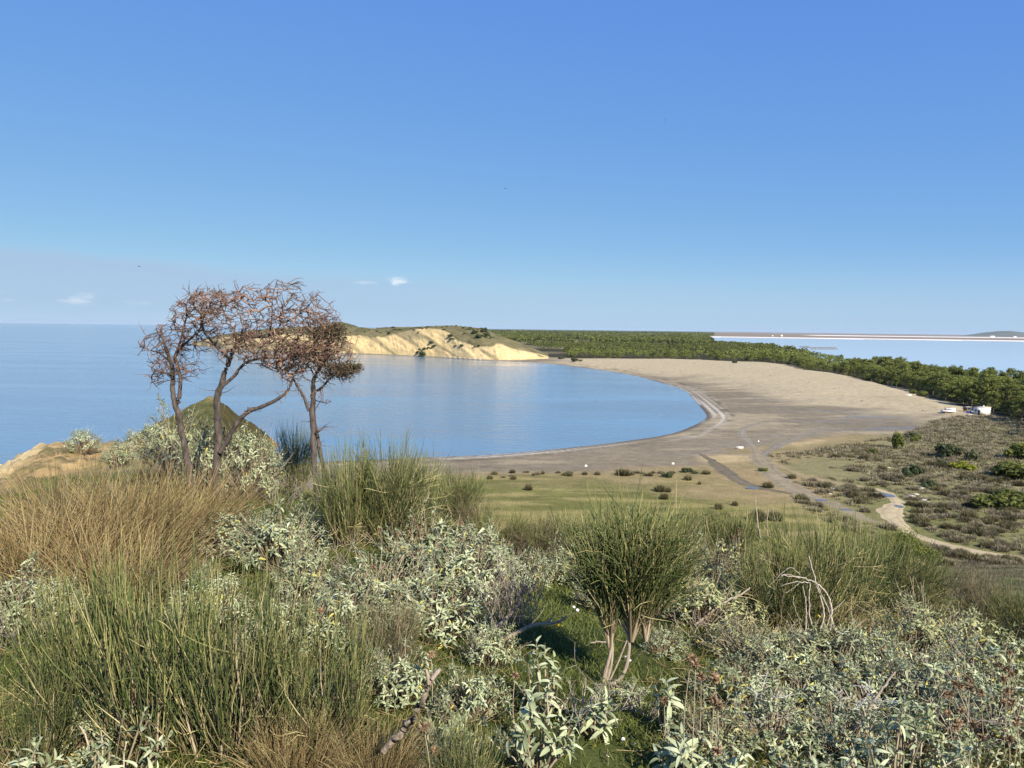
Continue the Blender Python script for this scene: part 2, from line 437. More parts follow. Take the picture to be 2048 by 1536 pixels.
def land_height(x, y):
    s = sdf(LAND, x, y)
    z = np.where(s > 0, 2.4 * (1 - np.exp(-s / 55.0)), np.maximum(s * 0.09, -7.0))
    dn = sdf(DUNE, x, y)
    z = z + sstep(-4, 22, dn) * (1.5 + 1.6 * (fbm(x / 38, y / 30, 3) - 0.35)) * sstep(-2, 10, s)
    z = z + np.where(s > 6, (fbm(x / 14, y / 14, 3) - .5) * 0.25, 0) * sstep(6, 40, s)
    z = np.where(s > 0, np.maximum(z, 0.02 + 0.03 * np.minimum(s, 12)), z)
    lg = sdf(LAG, x, y)
    z = np.where(lg > -60, np.minimum(z, np.where(lg > 0, -0.8, 0.27 + 0.03 * (-lg))), z)
    return z, s, lg, dn
def height(x, y):
    x = np.asarray(x, float); y = np.asarray(y, float)
    shp = x.shape; x = x.ravel(); y = y.ravel()
    z, s, lg, dn = land_height(x, y)
    near = (np.hypot(x, y) < 420)
    if near.any():
        xn, yn = x[near], y[near]
        h = EYE - hill_drop(xn, yn)
        r = np.hypot(xn, yn)
        h = h + (fbm(xn / 2.2, yn / 2.2, 3) - .5) * 0.22 * sstep(1.5, 5, r) + (fbm(xn / 9 + 4, yn / 9, 3) - .5) * 0.9 * sstep(12, 30, r)
        rim = sdf(RIM, xn, yn)
        gul = (fbm(xn / 2.6 + 31, yn / 2.6, 4) - .5) * 3.2 + (fbm(xn / 0.9, yn / 0.9 + 7, 2) - .5) * 0.7
        cap = 28.0 + 1.2 * (rim + gul * sstep(2.0, -3.0, rim) + 0.9) + 0.03 * np.abs(rim)
        outc = sstep(6.0, 2.5, rim) * sstep(13, 17, yn) * (xn < -7)
        h = h + outc * ((fbm(xn / 1.7 + 3, yn / 1.3, 3) - .5) * .5 + (np.abs(fbm(xn / .9, yn / .6 + 4, 4, .65) - .5) - .12) * .9)
        h = np.minimum(h, cap)
        zn = z[near]
        z[near] = np.maximum(h, zn) + 0.0
    return z.reshape(shp)
def ground_hit(px, py, lo=1.2, hi=900.0):
    """where the line of sight through a photo pixel meets the ground"""
    d = raydir(px, py); d = d / d[1]
    ts = np.geomspace(lo, hi, 700)
    p = d[None] * ts[:, None]; zz = EYE + p[:, 2]
    g = height(p[:, 0], p[:, 1])
    k = np.argmax(zz < g)
    if zz[k] >= g[k]: k = len(ts) - 1
    a, b = ts[max(k - 1, 0)], ts[k]
    j = max(k - 1, 0)
    e0, e1 = zz[j] - g[j], zz[k] - g[k]
    b = a + (b - a) * (e0 / (e0 - e1) if e0 != e1 else 1.0)
    return np.array([d[0] * b, b, EYE + d[2] * b])
def gz(x, y):
    return float(height(np.array([x]), np.array([y]))[0])

# ------------------------------------------------------------------ the ground sheet
def lin(r, g, b):
    f = lambda c: (c / 255 / 12.92) if c / 255 < 0.04045 else ((c / 255 + 0.055) / 1.055) ** 2.4
    return np.array([f(r), f(g), f(b)])
C_DUNE, C_WET, C_TAN, C_GRASS = lin(174, 159, 128), lin(124, 113, 93), lin(144, 126, 90), lin(101, 101, 53)
C_SCRUB, C_SOIL, C_SLOPE, C_CLIFF = lin(126, 119, 82), lin(66, 72, 36), lin(108, 104, 70), lin(196, 173, 126)
C_PROM, C_FLAT, C_SALT, C_WOOD = lin(172, 152, 112), lin(132, 118, 98), lin(228, 222, 212), lin(58, 54, 34)
GRASSP = plan([(700, 980), (880, 955), (980, 946), (1100, 948), (1240, 943), (1400, 936), (1450, 958), (1500, 976), (1570, 990), (1650, 1016), (1720, 1050), (1760, 1150), (700, 1150)], 2.4)
TANP = plan([(560, 985), (700, 945), (920, 932), (1060, 930), (1200, 932), (1330, 925), (1420, 925), (1490, 900), (1560, 882), (1640, 872), (1740, 868), (1850, 872), (2048, 850), (2200, 850), (2300, 1150), (700, 1150)], 2.4)
TAN2 = plan([(1395, 903), (1450, 900), (1500, 905), (1505, 912), (1440, 920), (1400, 914)], 2.2)
TAN3 = plan([(1580, 878), (1640, 874), (1660, 880), (1600, 888)], 2.2)
SCRUBP = plan([(1560, 905), (1640, 900), (1720, 885), (1830, 870), (1900, 838), (1985, 832), (2048, 850), (2300, 860), (2300, 1200), (1760, 1080), (1640, 1000), (1580, 950)], 2.4)
def mix(c, new, f):
    return c * (1 - f[:, None]) + new * f[:, None]
def ground_color(x, y, z):
    n = len(x)
    s = sdf(LAND, x, y); lg = sdf(LAG, x, y); dn = sdf(DUNE, x, y)
    r = np.hypot(x, y)
    n1 = fbm(x / 9, y / 5, 4); n2 = fbm(x / 34 + 5, y / 16, 4); n3 = fbm(x / 2.2, y / 2.2 + 3, 3); n4 = fbm(x / 60, y / 60 + 8, 3)
    c = np.tile(C_WET, (n, 1))
    c = c * (0.82 + 0.42 * n2)[:, None]
    c = c * (0.90 + .2 * fbm(x / 3.0, y / 1.6 + 9, 3))[:, None]
    c = mix(c, C_DUNE * 0.92, 0.55 * sstep(.56, .7, fbm(x / 40 + 3, y / 9, 4)))
    c = mix(c, lin(112, 112, 110), 0.7 * sstep(.60, .72, fbm(x / 28 + 11, y / 8 + 2, 4)) * sstep(15, 50, s))
    tan = sdf(TANP, x, y)
    c = mix(c, C_TAN * 1.0, sstep(-5, 6, tan + (n2 - .5) * 26) * 0.95)
    for P in (TAN2, TAN3):
        c = mix(c, lin(172, 152, 112), sstep(-3, 4, sdf(P, x, y) + (n1 - .5) * 8))
    sc = sdf(SCRUBP, x, y)
    scf = sstep(-10, 10, sc + (n2 - .5) * 30)
    c = mix(c, C_SCRUB, scf)
    c = mix(c, lin(112, 110, 68), scf * sstep(.46, .62, n4 + (n1 - .5) * .3))
    gr = sdf(GRASSP, x, y)
    gf = sstep(-12, 14, gr + (n2 - .5) * 34 + (n1 - .5) * 16) * .92
    gcol = C_GRASS[None] * (0.62 + .5 * n1 + .3 * n3)[:, None]
    gcol = mix(gcol, lin(88, 92, 44), sstep(.5, .6, fbm(x / 7 + 3, y / 4, 4)) * .6)
    gcol = mix(gcol, lin(150, 136, 88), sstep(.48, .66, fbm(x / 16, y / 3, 4)) * .7)
    c = c * (1 - gf[:, None]) + gcol * gf[:, None]
    c = mix(c, C_DUNE * (0.96), sstep(-16, 12, dn + (n2 - .5) * 34 + (n1 - .5) * 8))
    # water's edge
    c = mix(c, lin(92, 86, 78), sstep(3.2, 0.6, s) * sstep(-1, .3, s))
    streak = sstep(.46, .66, fbm(x / 30 + 2, s / 1.3 + y / 60, 4)) * sstep(1.2, 3, s) * sstep(13, 5, s)
    c = mix(c, lin(196, 190, 178), streak * (.5 + .4 * sstep(40, 90, x)) * sstep(620, 250, y))
    c = mix(c, lin(200, 196, 188), sstep(.40, .60, fbm(x / 40 + 12, y / 40, 3)) * sstep(.1, .5, s) * sstep(2.0, .9, s) * .55)
    c = mix(c, lin(70, 62, 50), sstep(.50, .62, fbm(x / 5, y / 5, 4)) * np.exp(-((s - 7 - 5 * fbm(x / 30, y / 30, 2)) / 1.1) ** 2) * .7)
    c = mix(c, lin(60, 84, 100), sstep(0, -1.5, s))
    # behind the dunes: wood floor, salt marsh, flats beyond the lagoon
    fe = FEDGE
    back = sdf(np.vstack([fe, [(2500, 100), (6000, 30000), (-200, 30000), (-150, 1100), fe[0] + np.array([-60, 60])]]), x, y)
    c = mix(c, C_WOOD, sstep(-2, 5, back) * sstep(5000, 2500, y))
    marsh = sstep(.5, .62, fbm(x / 160, y / 260 + 7, 3)) * sstep(850, 1100, y) * sstep(0, 20, back)
    c = mix(c, lin(132, 120, 92), marsh * .8)
    fl = sstep(3500, 3900, y) * sstep(-0.02, 0.02, x / np.maximum(y, 1) - 0.255)
    c = mix(c, C_FLAT * 1.0, fl)
    c = mix(c, lin(70, 84, 44), sstep(3800, 5200, y) * sstep(0.27, 0.24, x / np.maximum(y, 1)))
    c = mix(c, C_SALT, sstep(-620, -420, lg) * (lg < 2) * (y > 3000))
    c = mix(c, C_SALT, sstep(7000, 7400, y) * sstep(9800, 9000, y) * sstep(.37, .40, x / np.maximum(y, 1)))
    c = mix(c, C_SALT * .9, sstep(4, 0, -lg) * (lg < 6) * (y < 3000) * 0.5)
    # our own hill
    near = z - np.maximum(2.4 * (1 - np.exp(-np.maximum(s, 0) / 55)), 0) > 1.2
    near &= (r < 420)
    hillf = sstep(0.8, 3.0, z - 2.4) * (r < 400)
    hc = np.tile(C_SLOPE, (n, 1)) * (0.8 + .4 * n1)[:, None]
    hc = mix(hc, lin(92, 98, 52), sstep(.45, .6, n2))
    hc = mix(hc, lin(140, 126, 90), sstep(.55, .7, n3) * .6)
    hc = mix(hc, C_SOIL[None] * (0.7 + .6 * n3)[:, None], sstep(22, 13, r))
    rim = sdf(RIM, x, y)
    prom = sstep(17, 21, y) * sstep(-4, -8, x) * (r < 45)
    hc = mix(hc, C_PROM[None] * (.85 + .3 * n3)[:, None], prom)
    edge_sand = sstep(4.5, 2.0, rim) * (x < -8) * sstep(12, 16, y)
    hc = mix(hc, lin(164, 138, 94)[None] * (.55 + .9 * fbm(x / .8, y / .5 + z * 2, 4))[:, None], edge_sand)
    hc = mix(hc, lin(96, 92, 54), edge_sand * sstep(.55, .65, fbm(x / 1.3 + 20, y / .9, 3)) * .8)
    hc = mix(hc, lin(92, 98, 52), prom * (1 - edge_sand) * sstep(.50, .62, fbm(x / 2.5 + 9, y / 1.6, 3)))
    hc = mix(hc, lin(88, 92, 50), prom * sstep(-12.2, -10.2, x) * .8)
    clf = sstep(0.6, -0.5, rim) * (x < 0) * (y > -30) * sstep(-2, 6, z)
    strat = 0.82 + .36 * fbm(x / 3 + z / 1.2, z / .5, 3)
    hc = hc * (1 - clf[:, None]) + (C_CLIFF[None] * strat[:, None]) * clf[:, None]
    hc = mix(hc, lin(120, 112, 70), clf * sstep(.56, .66, n1) * .8)
    c = c * (1 - hillf[:, None]) + hc * hillf[:, None]
    return c
def polar_sheet():
    R = np.concatenate([np.geomspace(0.6, 60, 230)[:-1], np.geomspace(60, 1000, 380)[:-1], np.geomspace(1000, 45000, 110)])
    A = np.radians(np.concatenate([np.linspace(-180, -42, 46)[:-1], np.linspace(-42, 42, 600)[:-1], np.linspace(42, 180, 46)[:-1]]))
    nr, na = len(R), len(A)
    X = (R[:, None] * np.sin(A)[None]); Y = (R[:, None] * np.cos(A)[None])
    x = np.concatenate([[0], X.ravel()]); y = np.concatenate([[0], Y.ravel()])
    z = height(x, y)
    idx = 1 + np.arange(nr * na).reshape(nr, na)
    nx = np.roll(idx, -1, 1)
    Q = np.stack([idx[:-1], idx[1:], nx[1:], nx[:-1]], -1).reshape(-1, 4)[:, ::-1]
    T = np.stack([np.zeros(na, int), nx[0], idx[0]], -1)[:, ::-1]
    return np.stack([x, y, z], 1), Q, T
V, Q, T = polar_sheet()
MAT_GROUND = ground_mat('earth', ((2.4, .30), (0.3, .22)), 0.7, 0.08)
g_mesh = make_mesh('ground', V, Q, T, color=ground_color(V[:, 0], V[:, 1], V[:, 2]), smooth=True, mats=(MAT_GROUND,))
tag(obj('ground', g_mesh), kind='structure')

# ------------------------------------------------------------------ water
MAT_SEA = water_mat('sea_water', (0.13, 0.215, 0.285), rough=0.12, bump=0.6, scale=0.22, stretch=(0.40, 1.6, 1), dist=0.55)
MAT_LAG = water_mat('lagoon_water', (0.38, 0.45, 0.52), rough=0.10, bump=0.12, scale=0.2, dist=0.2)
MAT_PUD = water_mat('puddle_water', (0.13, 0.12, 0.10), rough=0.08, bump=0.03, scale=3.0, dist=0.01)
xs = np.array([-45000, -12000, -3000, -800, -200, 0, 300, 800, 2000, 46000.]); ys = np.array([-3000, -300, 0, 150, 400, 900, 2000, 6000, 15000, 45000.])
XX, YY = np.meshgrid(xs, ys)
i = np.arange(100).reshape(10, 10)
tag(obj('sea', make_mesh('sea', np.stack([XX.ravel(), YY.ravel(), np.zeros(100)], 1), np.stack([i[:-1, :-1], i[:-1, 1:], i[1:, 1:], i[1:, :-1]], -1).reshape(-1, 4), mats=(MAT_SEA,))), kind='structure')
def poly_sheet(name, P, z, mat, kind='structure'):
    me = bpy.data.meshes.new(name)
    me.from_pydata([(a, b, z) for a, b in P], [], [list(range(len(P)))])
    me.update(); me.materials.append(mat)
    if me.polygons[0].normal.z < 0: me.flip_normals()
    return tag(obj(name, me), kind=kind)
poly_sheet('lagoon', LAG, 0.26, MAT_LAG)

# ------------------------------------------------------------------ the headland across the bay
def prof(pxy):
    p = np.array(pxy, float)
    return lambda q: np.interp(q, p[:, 0], p[:, 1])
base_y = prof([(380, 690), (420, 694), (500, 700), (600, 705), (690, 707.5), (760, 709.5), (830, 712.6), (880, 715.3), (920, 718), (960, 720.5), (1010, 721.8), (1060, 721.6), (1110, 720), (1125, 719)])
top_y = prof([(380, 690), (400, 682), (430, 672), (480, 664), (540, 657), (600, 653.5), (690, 654.5), (720, 655), (750, 657), (780, 654), (830, 654.5), (880, 651.5), (910, 651.5), (940, 654.5), (965, 658), (985, 666), (1020, 679), (1060, 695), (1100, 713), (1125, 720)])
edge_y = prof([(380, 692), (420, 680), (480, 674), (540, 672), (600, 668), (640, 670), (690, 673), (740, 675), (765, 675), (800, 668), (830, 660), (850, 656), (880, 658), (895, 667), (915, 683), (940, 690), (965, 695), (980, 694), (992, 690), (1004, 692), (1040, 702), (1080, 711), (1110, 718), (1125, 720)])
HX = np.linspace(385, 1125, 620)
_k = np.hanning(81); _k /= _k.sum()
bp = at_level(HX, np.convolve(np.pad(base_y(HX), 40, 'edge'), _k, 'valid'), 0.0)
HV = np.concatenate([[-14, -6, -1], np.linspace(1, 46, 84), np.linspace(47.5, 130, 40), np.linspace(134, 330, 22)])
def headland():
    dep = bp[:, 1][:, None]                      # depth of the shore at each column
    px = HX[:, None]
    ray = bp[:, :2] / np.linalg.norm(bp[:, :2], axis=1)[:, None]
    n = len(HX); mV = len(HV)
    v = HV[None, :]
    hp = lambda yy, d: (644.5 + 0.0125 * HX[:, None] - yy) / FPX * d + EYE     # height of a silhouette pixel at depth d
    ze0 = np.maximum(hp(edge_y(HX)[:, None], dep + 22), 0.6)
    ker = np.hanning(95); ker /= ker.sum()
    ze = np.convolve(np.pad(ze0[:, 0], 47, 'edge'), ker, 'valid')[:, None]
    ze = np.minimum(ze, np.maximum(hp(top_y(HX)[:, None], dep + 75), 0.6))
    zt = np.maximum(hp(top_y(HX)[:, None], dep + 75), ze + 0.1)
    qx = bp[:, 0][:, None]
    ridge = 1 - np.abs(2 * fbm(qx / 30 + v / 60, v / 40 + 2, 3) - 1)
    g2 = 1 - np.abs(2 * fbm(qx / 5.5 + v / 30 + 4, v / 25 + 5, 3) - 1)
    vv = v + (ridge - .62) * 9 * sstep(0, 10, v) * sstep(60, 25, v) + (g2 - .6) * 2.0 * sstep(0, 8, v) * sstep(50, 20, v)
    w = np.maximum(ze * 1.35, 4.0)
    cliff = ze * np.clip((vv - 3) / w, 0, 1) ** 0.85
    slope = (zt - ze) * np.clip((vv - 3 - w) / np.maximum(72 - w, 20), 0, 1) ** 0.7
    z = np.where(vv < 3, 0.25 * vv.clip(-20, 3), cliff + slope)
    z = z + (fbm(qx / 12, v / 12, 3) - .5) * 2.2 * sstep(28, 60, v) * np.clip((zt - 3) / 12, 0, 1)
    z = z - sstep(95, 300, v) * (zt - 1.0)
    x = bp[:, 0][:, None] + ray[:, 0][:, None] * v; y = dep + ray[:, 1][:, None] * v
    # strata: thin ledges running obliquely
    z = z + (np.sin((qx * 0.55 + z * 0.9 + 3 * fbm(qx / 9, z / 7, 2))) * 0.25) * sstep(4, 9, v) * sstep(40, 30, v) * (z > 2)
    bare = ze0 + (fbm(qx / 10 + 8, v / 9, 3) - .5) * 5 + 1.2
    steep = sstep(.8, -1.2, z - bare) * (vv > 1) * sstep(60, 40, v)
    pale = C_CLIFF[None, None] * (0.72 + .55 * fbm(qx / 6 + z / 3, z / 1.3, 5, .65))[..., None]
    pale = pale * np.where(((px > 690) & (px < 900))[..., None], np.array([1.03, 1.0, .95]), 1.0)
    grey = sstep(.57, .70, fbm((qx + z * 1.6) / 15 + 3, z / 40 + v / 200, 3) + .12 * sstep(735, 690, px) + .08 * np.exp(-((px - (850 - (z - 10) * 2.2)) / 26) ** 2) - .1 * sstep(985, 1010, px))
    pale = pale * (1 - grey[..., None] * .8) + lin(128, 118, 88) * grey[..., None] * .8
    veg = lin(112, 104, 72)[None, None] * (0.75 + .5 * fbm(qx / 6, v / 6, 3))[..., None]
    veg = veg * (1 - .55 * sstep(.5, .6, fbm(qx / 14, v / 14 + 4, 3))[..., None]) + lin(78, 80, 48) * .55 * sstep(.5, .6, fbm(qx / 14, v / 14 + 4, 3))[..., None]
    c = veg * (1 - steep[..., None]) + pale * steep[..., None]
    beach = (sstep(4.5, 2.5, vv) * sstep(1.5, .8, z))[..., None]
    c = c * (1 - beach) + lin(120, 112, 96) * beach
    idx = np.arange(n * mV).reshape(n, mV)
    Q = np.stack([idx[:-1, :-1], idx[1:, :-1], idx[1:, 1:], idx[:-1, 1:]], -1).reshape(-1, 4)
    V = np.stack([np.broadcast_to(x, z.shape), np.broadcast_to(y, z.shape), z], -1)
    return V, Q, np.clip(c, 0, .8)
HVt, HQ, HC = headland()
MAT_HEAD = ground_mat('headland_rock', ((0.5, .22), (0.09, .15)), 0.6, 0.5)
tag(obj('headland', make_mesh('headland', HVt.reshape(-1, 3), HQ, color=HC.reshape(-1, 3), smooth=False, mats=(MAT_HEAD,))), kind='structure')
def head_at(px, v):                              # point on the headland: photo column, metres behind the shore
    i = int(np.argmin(np.abs(HX - px))); j = int(np.argmin(np.abs(HV - v)))
    return HVt[i, j]
def head_px(px, py):                             # point on the headland under a photo pixel
    i = int(np.argmin(np.abs(HX - px)))
    col = HVt[i]
    d = col - np.array([0, 0, EYE])
    yy = CY - FPX * (d @ cam_u) / (d @ cam_f)
    j = int(np.argmin(np.abs(yy[3:110] - py))) + 3
    return col[j]

# the round green hill behind the headland, and the blue hill on the far horizon
def mound(name, cx, cy, rx, ry, h, z0, color, seed, n=40):
    th = np.linspace(0, 2 * math.pi, n, endpoint=False); rr = np.linspace(0, 1, 14)
    x = cx + rr[:, None] * np.cos(th)[None] * rx; y = cy + rr[:, None] * np.sin(th)[None] * ry
    z = z0 + h * (np.cos(rr * math.pi)[:, None] * .5 + .5) ** .8 * (0.8 + .4 * fbm(x / rx * 3 + seed, y / ry * 3, 3)) - rr[:, None] * 1.5
    idx = np.arange(14 * n).reshape(14, n); nx = np.roll(idx, -1, 1)
    Q = np.stack([idx[:-1], idx[1:], nx[1:], nx[:-1]], -1).reshape(-1, 4)
    c = color[None] * (.75 + .5 * fbm(x.ravel() / rx * 8 + seed, y.ravel() / ry * 8, 4))[:, None]
    return tag(obj(name, make_mesh(name, np.stack([x, y, z], -1).reshape(-1, 3), Q, color=c, smooth=True, mats=(MAT_HEAD,))), kind='structure')
p = at_depth(712, 655, 1190)
mound('back_hill', p[0] - 25, 1190, 95, 90, 38.5, 0, lin(86, 88, 56), 2)
p = at_depth(2012, 668, 15000)
mound('distant_hill', p[0], 15000, 900, 700, 105, 0, lin(92, 96, 84), 5)
p = at_depth(2075, 668, 15600)
mound('distant_hill', p[0], 15600, 1200, 700, 70, 0, lin(92, 96, 84), 8)

# ------------------------------------------------------------------ the pointed grassy hill on the shore
def shore_hill():
    ax, ay, az_ = at_depth(418, 797, 198)[0], 198.0, 14.6
    gx = np.linspace(-34, 34, 190); gy = np.linspace(-44, 18, 150)
    X, Y = np.meshgrid(gx, gy)
    n = (fbm(X / 4 + 3, Y / 4, 5, .6) - .5) * 1.3; n2 = fbm(X / 1.8, Y / 1.8 + 8, 4) - .5
    n = n * sstep(0.5, 8, np.hypot(X, Y)); Xp = X.clip(0)
    right_ = np.where(Xp < 10, .66 * Xp + .022 * Xp ** 2, 8.8 + 1.15 * (Xp - 10)) - .66 * (-X).clip(0)
    planes = np.stack([0.88 * -X + n * 2.2, right_ + n * 2.0 + 0.10 * Y + 1.0 * np.maximum(np.abs(n2) * 3 - .8, 0) * sstep(5, 12, X), 0.34 * -Y + n * .8, 1.1 * Y + n * 3])
    k = 5.0
    d = np.log(np.exp(np.clip(planes, -30, 60) * k).sum(0)) / k
    Z = az_ - d + .25
    face = planes.argmax(0)
    Z = Z - (face == 1) * np.maximum(0, X - 9) * 0.18 + n2 * np.where(face == 2, .35, 1.1)
    c = np.tile(lin(82, 82, 50), (X.size, 1)) * (.85 + .3 * fbm(X / 3, Y / 3, 3)).ravel()[:, None]
    fc = face.ravel()
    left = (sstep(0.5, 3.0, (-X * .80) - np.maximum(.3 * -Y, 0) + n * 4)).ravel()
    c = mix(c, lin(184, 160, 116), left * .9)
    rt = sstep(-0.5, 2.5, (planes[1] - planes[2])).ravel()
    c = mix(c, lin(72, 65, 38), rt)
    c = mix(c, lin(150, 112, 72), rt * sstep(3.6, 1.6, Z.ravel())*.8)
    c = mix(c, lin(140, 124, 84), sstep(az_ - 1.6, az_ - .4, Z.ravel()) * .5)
    c = mix(c, lin(58, 58, 34), sstep(.56, .64, fbm(X / 1.6 + 5, Y / 1.6, 3)).ravel() * .6)
    global KNOLL
    KNOLL = (X + ax, Y + ay, Z)
    V = np.stack([X + ax, Y + ay, Z], -1).reshape(-1, 3)
    V[:, 2] = np.maximum(V[:, 2], -2.5)
    idx = np.arange(X.size).reshape(X.shape)
    Q = np.stack([idx[:-1, :-1], idx[:-1, 1:], idx[1:, 1:], idx[1:, :-1]], -1).reshape(-1, 4)
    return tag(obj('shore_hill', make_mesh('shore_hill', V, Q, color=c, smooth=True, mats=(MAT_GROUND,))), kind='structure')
shore_hill()

# ------------------------------------------------------------------ paths and puddles on the plain
MAT_PATH = ground_mat('track_earth', ((1.5, .2), (0.3, .15)), 0.4, 0.05)
def ribbon(name, pxs, width, color, z=2.2, lift=0.05, edge=0.55, ruts=True):
    g = np.array([ground_hit(a, b)[:2] for a, b in pxs])
    ln = smooth_line(g, 10)
    seg = np.concatenate([[0], np.cumsum(np.linalg.norm(np.diff(ln, axis=0), axis=1))])
    n = max(int(seg[-1] / 0.7), 8)
    t = np.linspace(0, seg[-1], n)
    L = np.stack([np.interp(t, seg, ln[:, 0]), np.interp(t, seg, ln[:, 1])], 1)
    T = unit(np.gradient(L, axis=0)); S = np.stack([-T[:, 1], T[:, 0]], 1)
    us = np.array([-1, -.8, -.55, -.3, 0, .3, .55, .8, 1.0])
    w = (np.broadcast_to(width, (n,)) if np.isscalar(width) else np.interp(np.linspace(0, 1, n), np.linspace(0, 1, len(width)), width)) / 2
    j = 1 + edge * (fbm(t / 2.5 + 3, t * 0 + us[0], 3) - .5) * 2; j2 = 1 + edge * (fbm(t / 2.5 + 40, t * 0, 3) - .5) * 2
    off = np.where(us[None] < 0, us[None] * j[:, None], us[None] * j2[:, None]) * w[:, None]
    P = L[:, None] + S[:, None] * off[..., None]
    z = height(P[..., 0], P[..., 1]) + lift * (1 - np.abs(us[None]) ** 3 * .9)
    if ruts: z = z - 0.02 * (np.abs(np.abs(us[None]) - .55) < .1)
    c = np.tile(color, (P.size // 2, 1)).reshape(n, 9, 3) * (0.85 + .3 * fbm(P[..., 0] / 1.5, P[..., 1] / 1.5, 3))[..., None]
    if ruts: c = c * np.where(np.abs(np.abs(us) - .5) < .12, .88, 1.04)[None, :, None]
    idx = np.arange(n * 9).reshape(n, 9)
    Q = np.stack([idx[:-1, :-1], idx[:-1, 1:], idx[1:, 1:], idx[1:, :-1]], -1).reshape(-1, 4)[:, ::-1]
    me = make_mesh(name, np.concatenate([P, z[..., None]], -1).reshape(-1, 3), Q, color=c.reshape(-1, 3), smooth=True, mats=(MAT_PATH,))
    return tag(obj(name, me), kind='structure')
ribbon('dirt_track', [(1506, 893), (1520, 915), (1534, 936), (1552, 955), (1578, 973), (1612, 988), (1650, 1003), (1690, 1020), (1722, 1034), (1752, 1046)], [2.2, 3.6, 4.2, 4.4, 4.6, 4.6, 4.2, 3.2, 1.5], lin(138, 126, 102))
ribbon('wet_track', [(1395, 905), (1425, 922), (1446, 940), (1470, 957), (1500, 971), (1540, 980), (1585, 988)], [.3, 2.2, 3.0, 3.2, 3.2, 2.8, 1.6], lin(110, 100, 82), lift=0.04)
ribbon('gravel_path', [(1752, 977), (1780, 990), (1795, 1008), (1780, 1026), (1794, 1046), (1824, 1068), (1868, 1084), (1930, 1099), (2000, 1112), (2060, 1125), (2150, 1142)], [1.2, 2.4, 3.0, 3.6, 2.2, 2.0, 2.2, 2.4, 2.3, 2.2, 2.2], lin(172, 156, 124), lift=0.055)
ribbon('side_track', [(1538, 924), (1570, 936), (1610, 952), (1660, 964), (1710, 971), (1752, 978)], [1.6, 2.2, 2.2, 2.0, 1.6, 1.4], lin(146, 130, 98), lift=0.045)
ribbon('sand_track', [(1523, 914), (1536, 902), (1560, 889), (1595, 876), (1625, 864), (1648, 853)], [2.6, 3.0, 3.0, 3.0, 2.6, 1.6], lin(130, 121, 104), lift=0.045)
ribbon('beach_track', [(1508, 896), (1492, 880), (1484, 868), (1490, 856), (1520, 846), (1560, 842)], [2.2, 2.4, 2.4, 2.4, 2.0, 1.2], lin(136, 127, 110), lift=0.045)
def puddle(name, cx, cy, wpx, hpx, label):
    g = ground_hit(cx, cy); d = g[1]
    rx = wpx / 2 / FPX * d; ry = hpx / 2 / FPX * d * d / max(EYE - g[2], 1)
    th = np.linspace(0, 2 * math.pi, 28, endpoint=False)
    k = .75 + .5 * fbm(np.cos(th) * 1.4 + cx, np.sin(th) * 1.4 + cy, 3)
    ry = min(ry, rx * 4)
    P = np.stack([g[0] + np.cos(th) * rx * k, g[1] + np.sin(th) * ry * k], 1)
    zz = height(P[:, 0], P[:, 1]).max() + 0.06
    return poly_sheet(name, P, zz, MAT_PUD)
for a in [(1504, 976.5, 26, 5), (1643, 1001, 28, 4), (1693, 1020, 24, 4), (1772, 991, 30, 9), (1797, 1013, 16, 6)]:
    puddle('puddle', *a, '')

# ------------------------------------------------------------------ pines
M_NEEDLE = plant_mat('pine_needles', [(0, (.080, .102, .024)), (.5, (.165, .188, .040)), (1, (.27, .28, .065))], trans=.25, obj_var=.24)
M_NEEDLE_Y = plant_mat('pine_needles_yellow', [(0, (.10, .13, .015)), (.5, (.20, .22, .02)), (1, (.30, .29, .03))], trans=.25)
M_BARK = rough_mat('bark', (.10, .075, .055), (.22, .17, .13), 14, .9, .6, (1, 1, .25))
def pine_meshes(seed, clumps=60, per=52, size=.27):
    """stone pine about 10 m high: forked trunk under a broad uneven crown"""
    rs = np.random.default_rng(seed)
    cr, tr = MB(), MB()
    h = 10.0
    lean = rs.normal(size=2) * .5
    p = np.array([[[0, 0, 0], [lean[0] * .2, lean[1] * .2, 2], [lean[0] * .6, lean[1] * .6, 4.2], [lean[0], lean[1], 6.6]]])
    tubes(tr, p, np.array([[.24, .2, .17, .1]]), 6, R=.5)
    cc = []
    for k in range(clumps):
        a = rs.random() * 2 * math.pi
        RR, TOP, FL = [(3.9, 8.7, .09), (3.2, 9.6, .20), (2.5, 10.8, .50), (3.5, 9.2, .15)][seed % 4]
        rr = math.sqrt(rs.random()) * (RR + .9 * math.sin(a * 2 + seed))
        top = TOP - FL * rr * rr + rs.normal() * .5
        zz = top - rs.random() ** 1.6 * (3.4 + .9 * rr)
        cc.append((lean[0] + math.cos(a) * rr, lean[1] + math.sin(a) * rr, max(zz, 2.2 + .6 * rs.random())))
    cc = np.array(cc)
    for c in cc[:14]:
        s = np.array([lean[0] * .8, lean[1] * .8, 4.2 + 2.0 * rs.random()])
        tubes(tr, np.array([[s, (s + c) / 2 + [0, 0, -.3], c]]), np.array([[.09, .06, .03]]), 4, R=.5)
    for c in cc:
        r = .75 + .5 * rs.random()
        d = unit(rs.normal(size=(per, 3))) * (rs.random((per, 1)) ** .4)
        pos = c + d * np.array([r, r, r * .62])
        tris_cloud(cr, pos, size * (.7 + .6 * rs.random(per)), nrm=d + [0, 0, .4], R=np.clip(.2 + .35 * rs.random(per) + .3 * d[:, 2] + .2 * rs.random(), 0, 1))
    return cr.mesh('crown', M_NEEDLE), tr.mesh('trunk', M_BARK, True)
PINES = [pine_meshes(s) for s in range(8)]
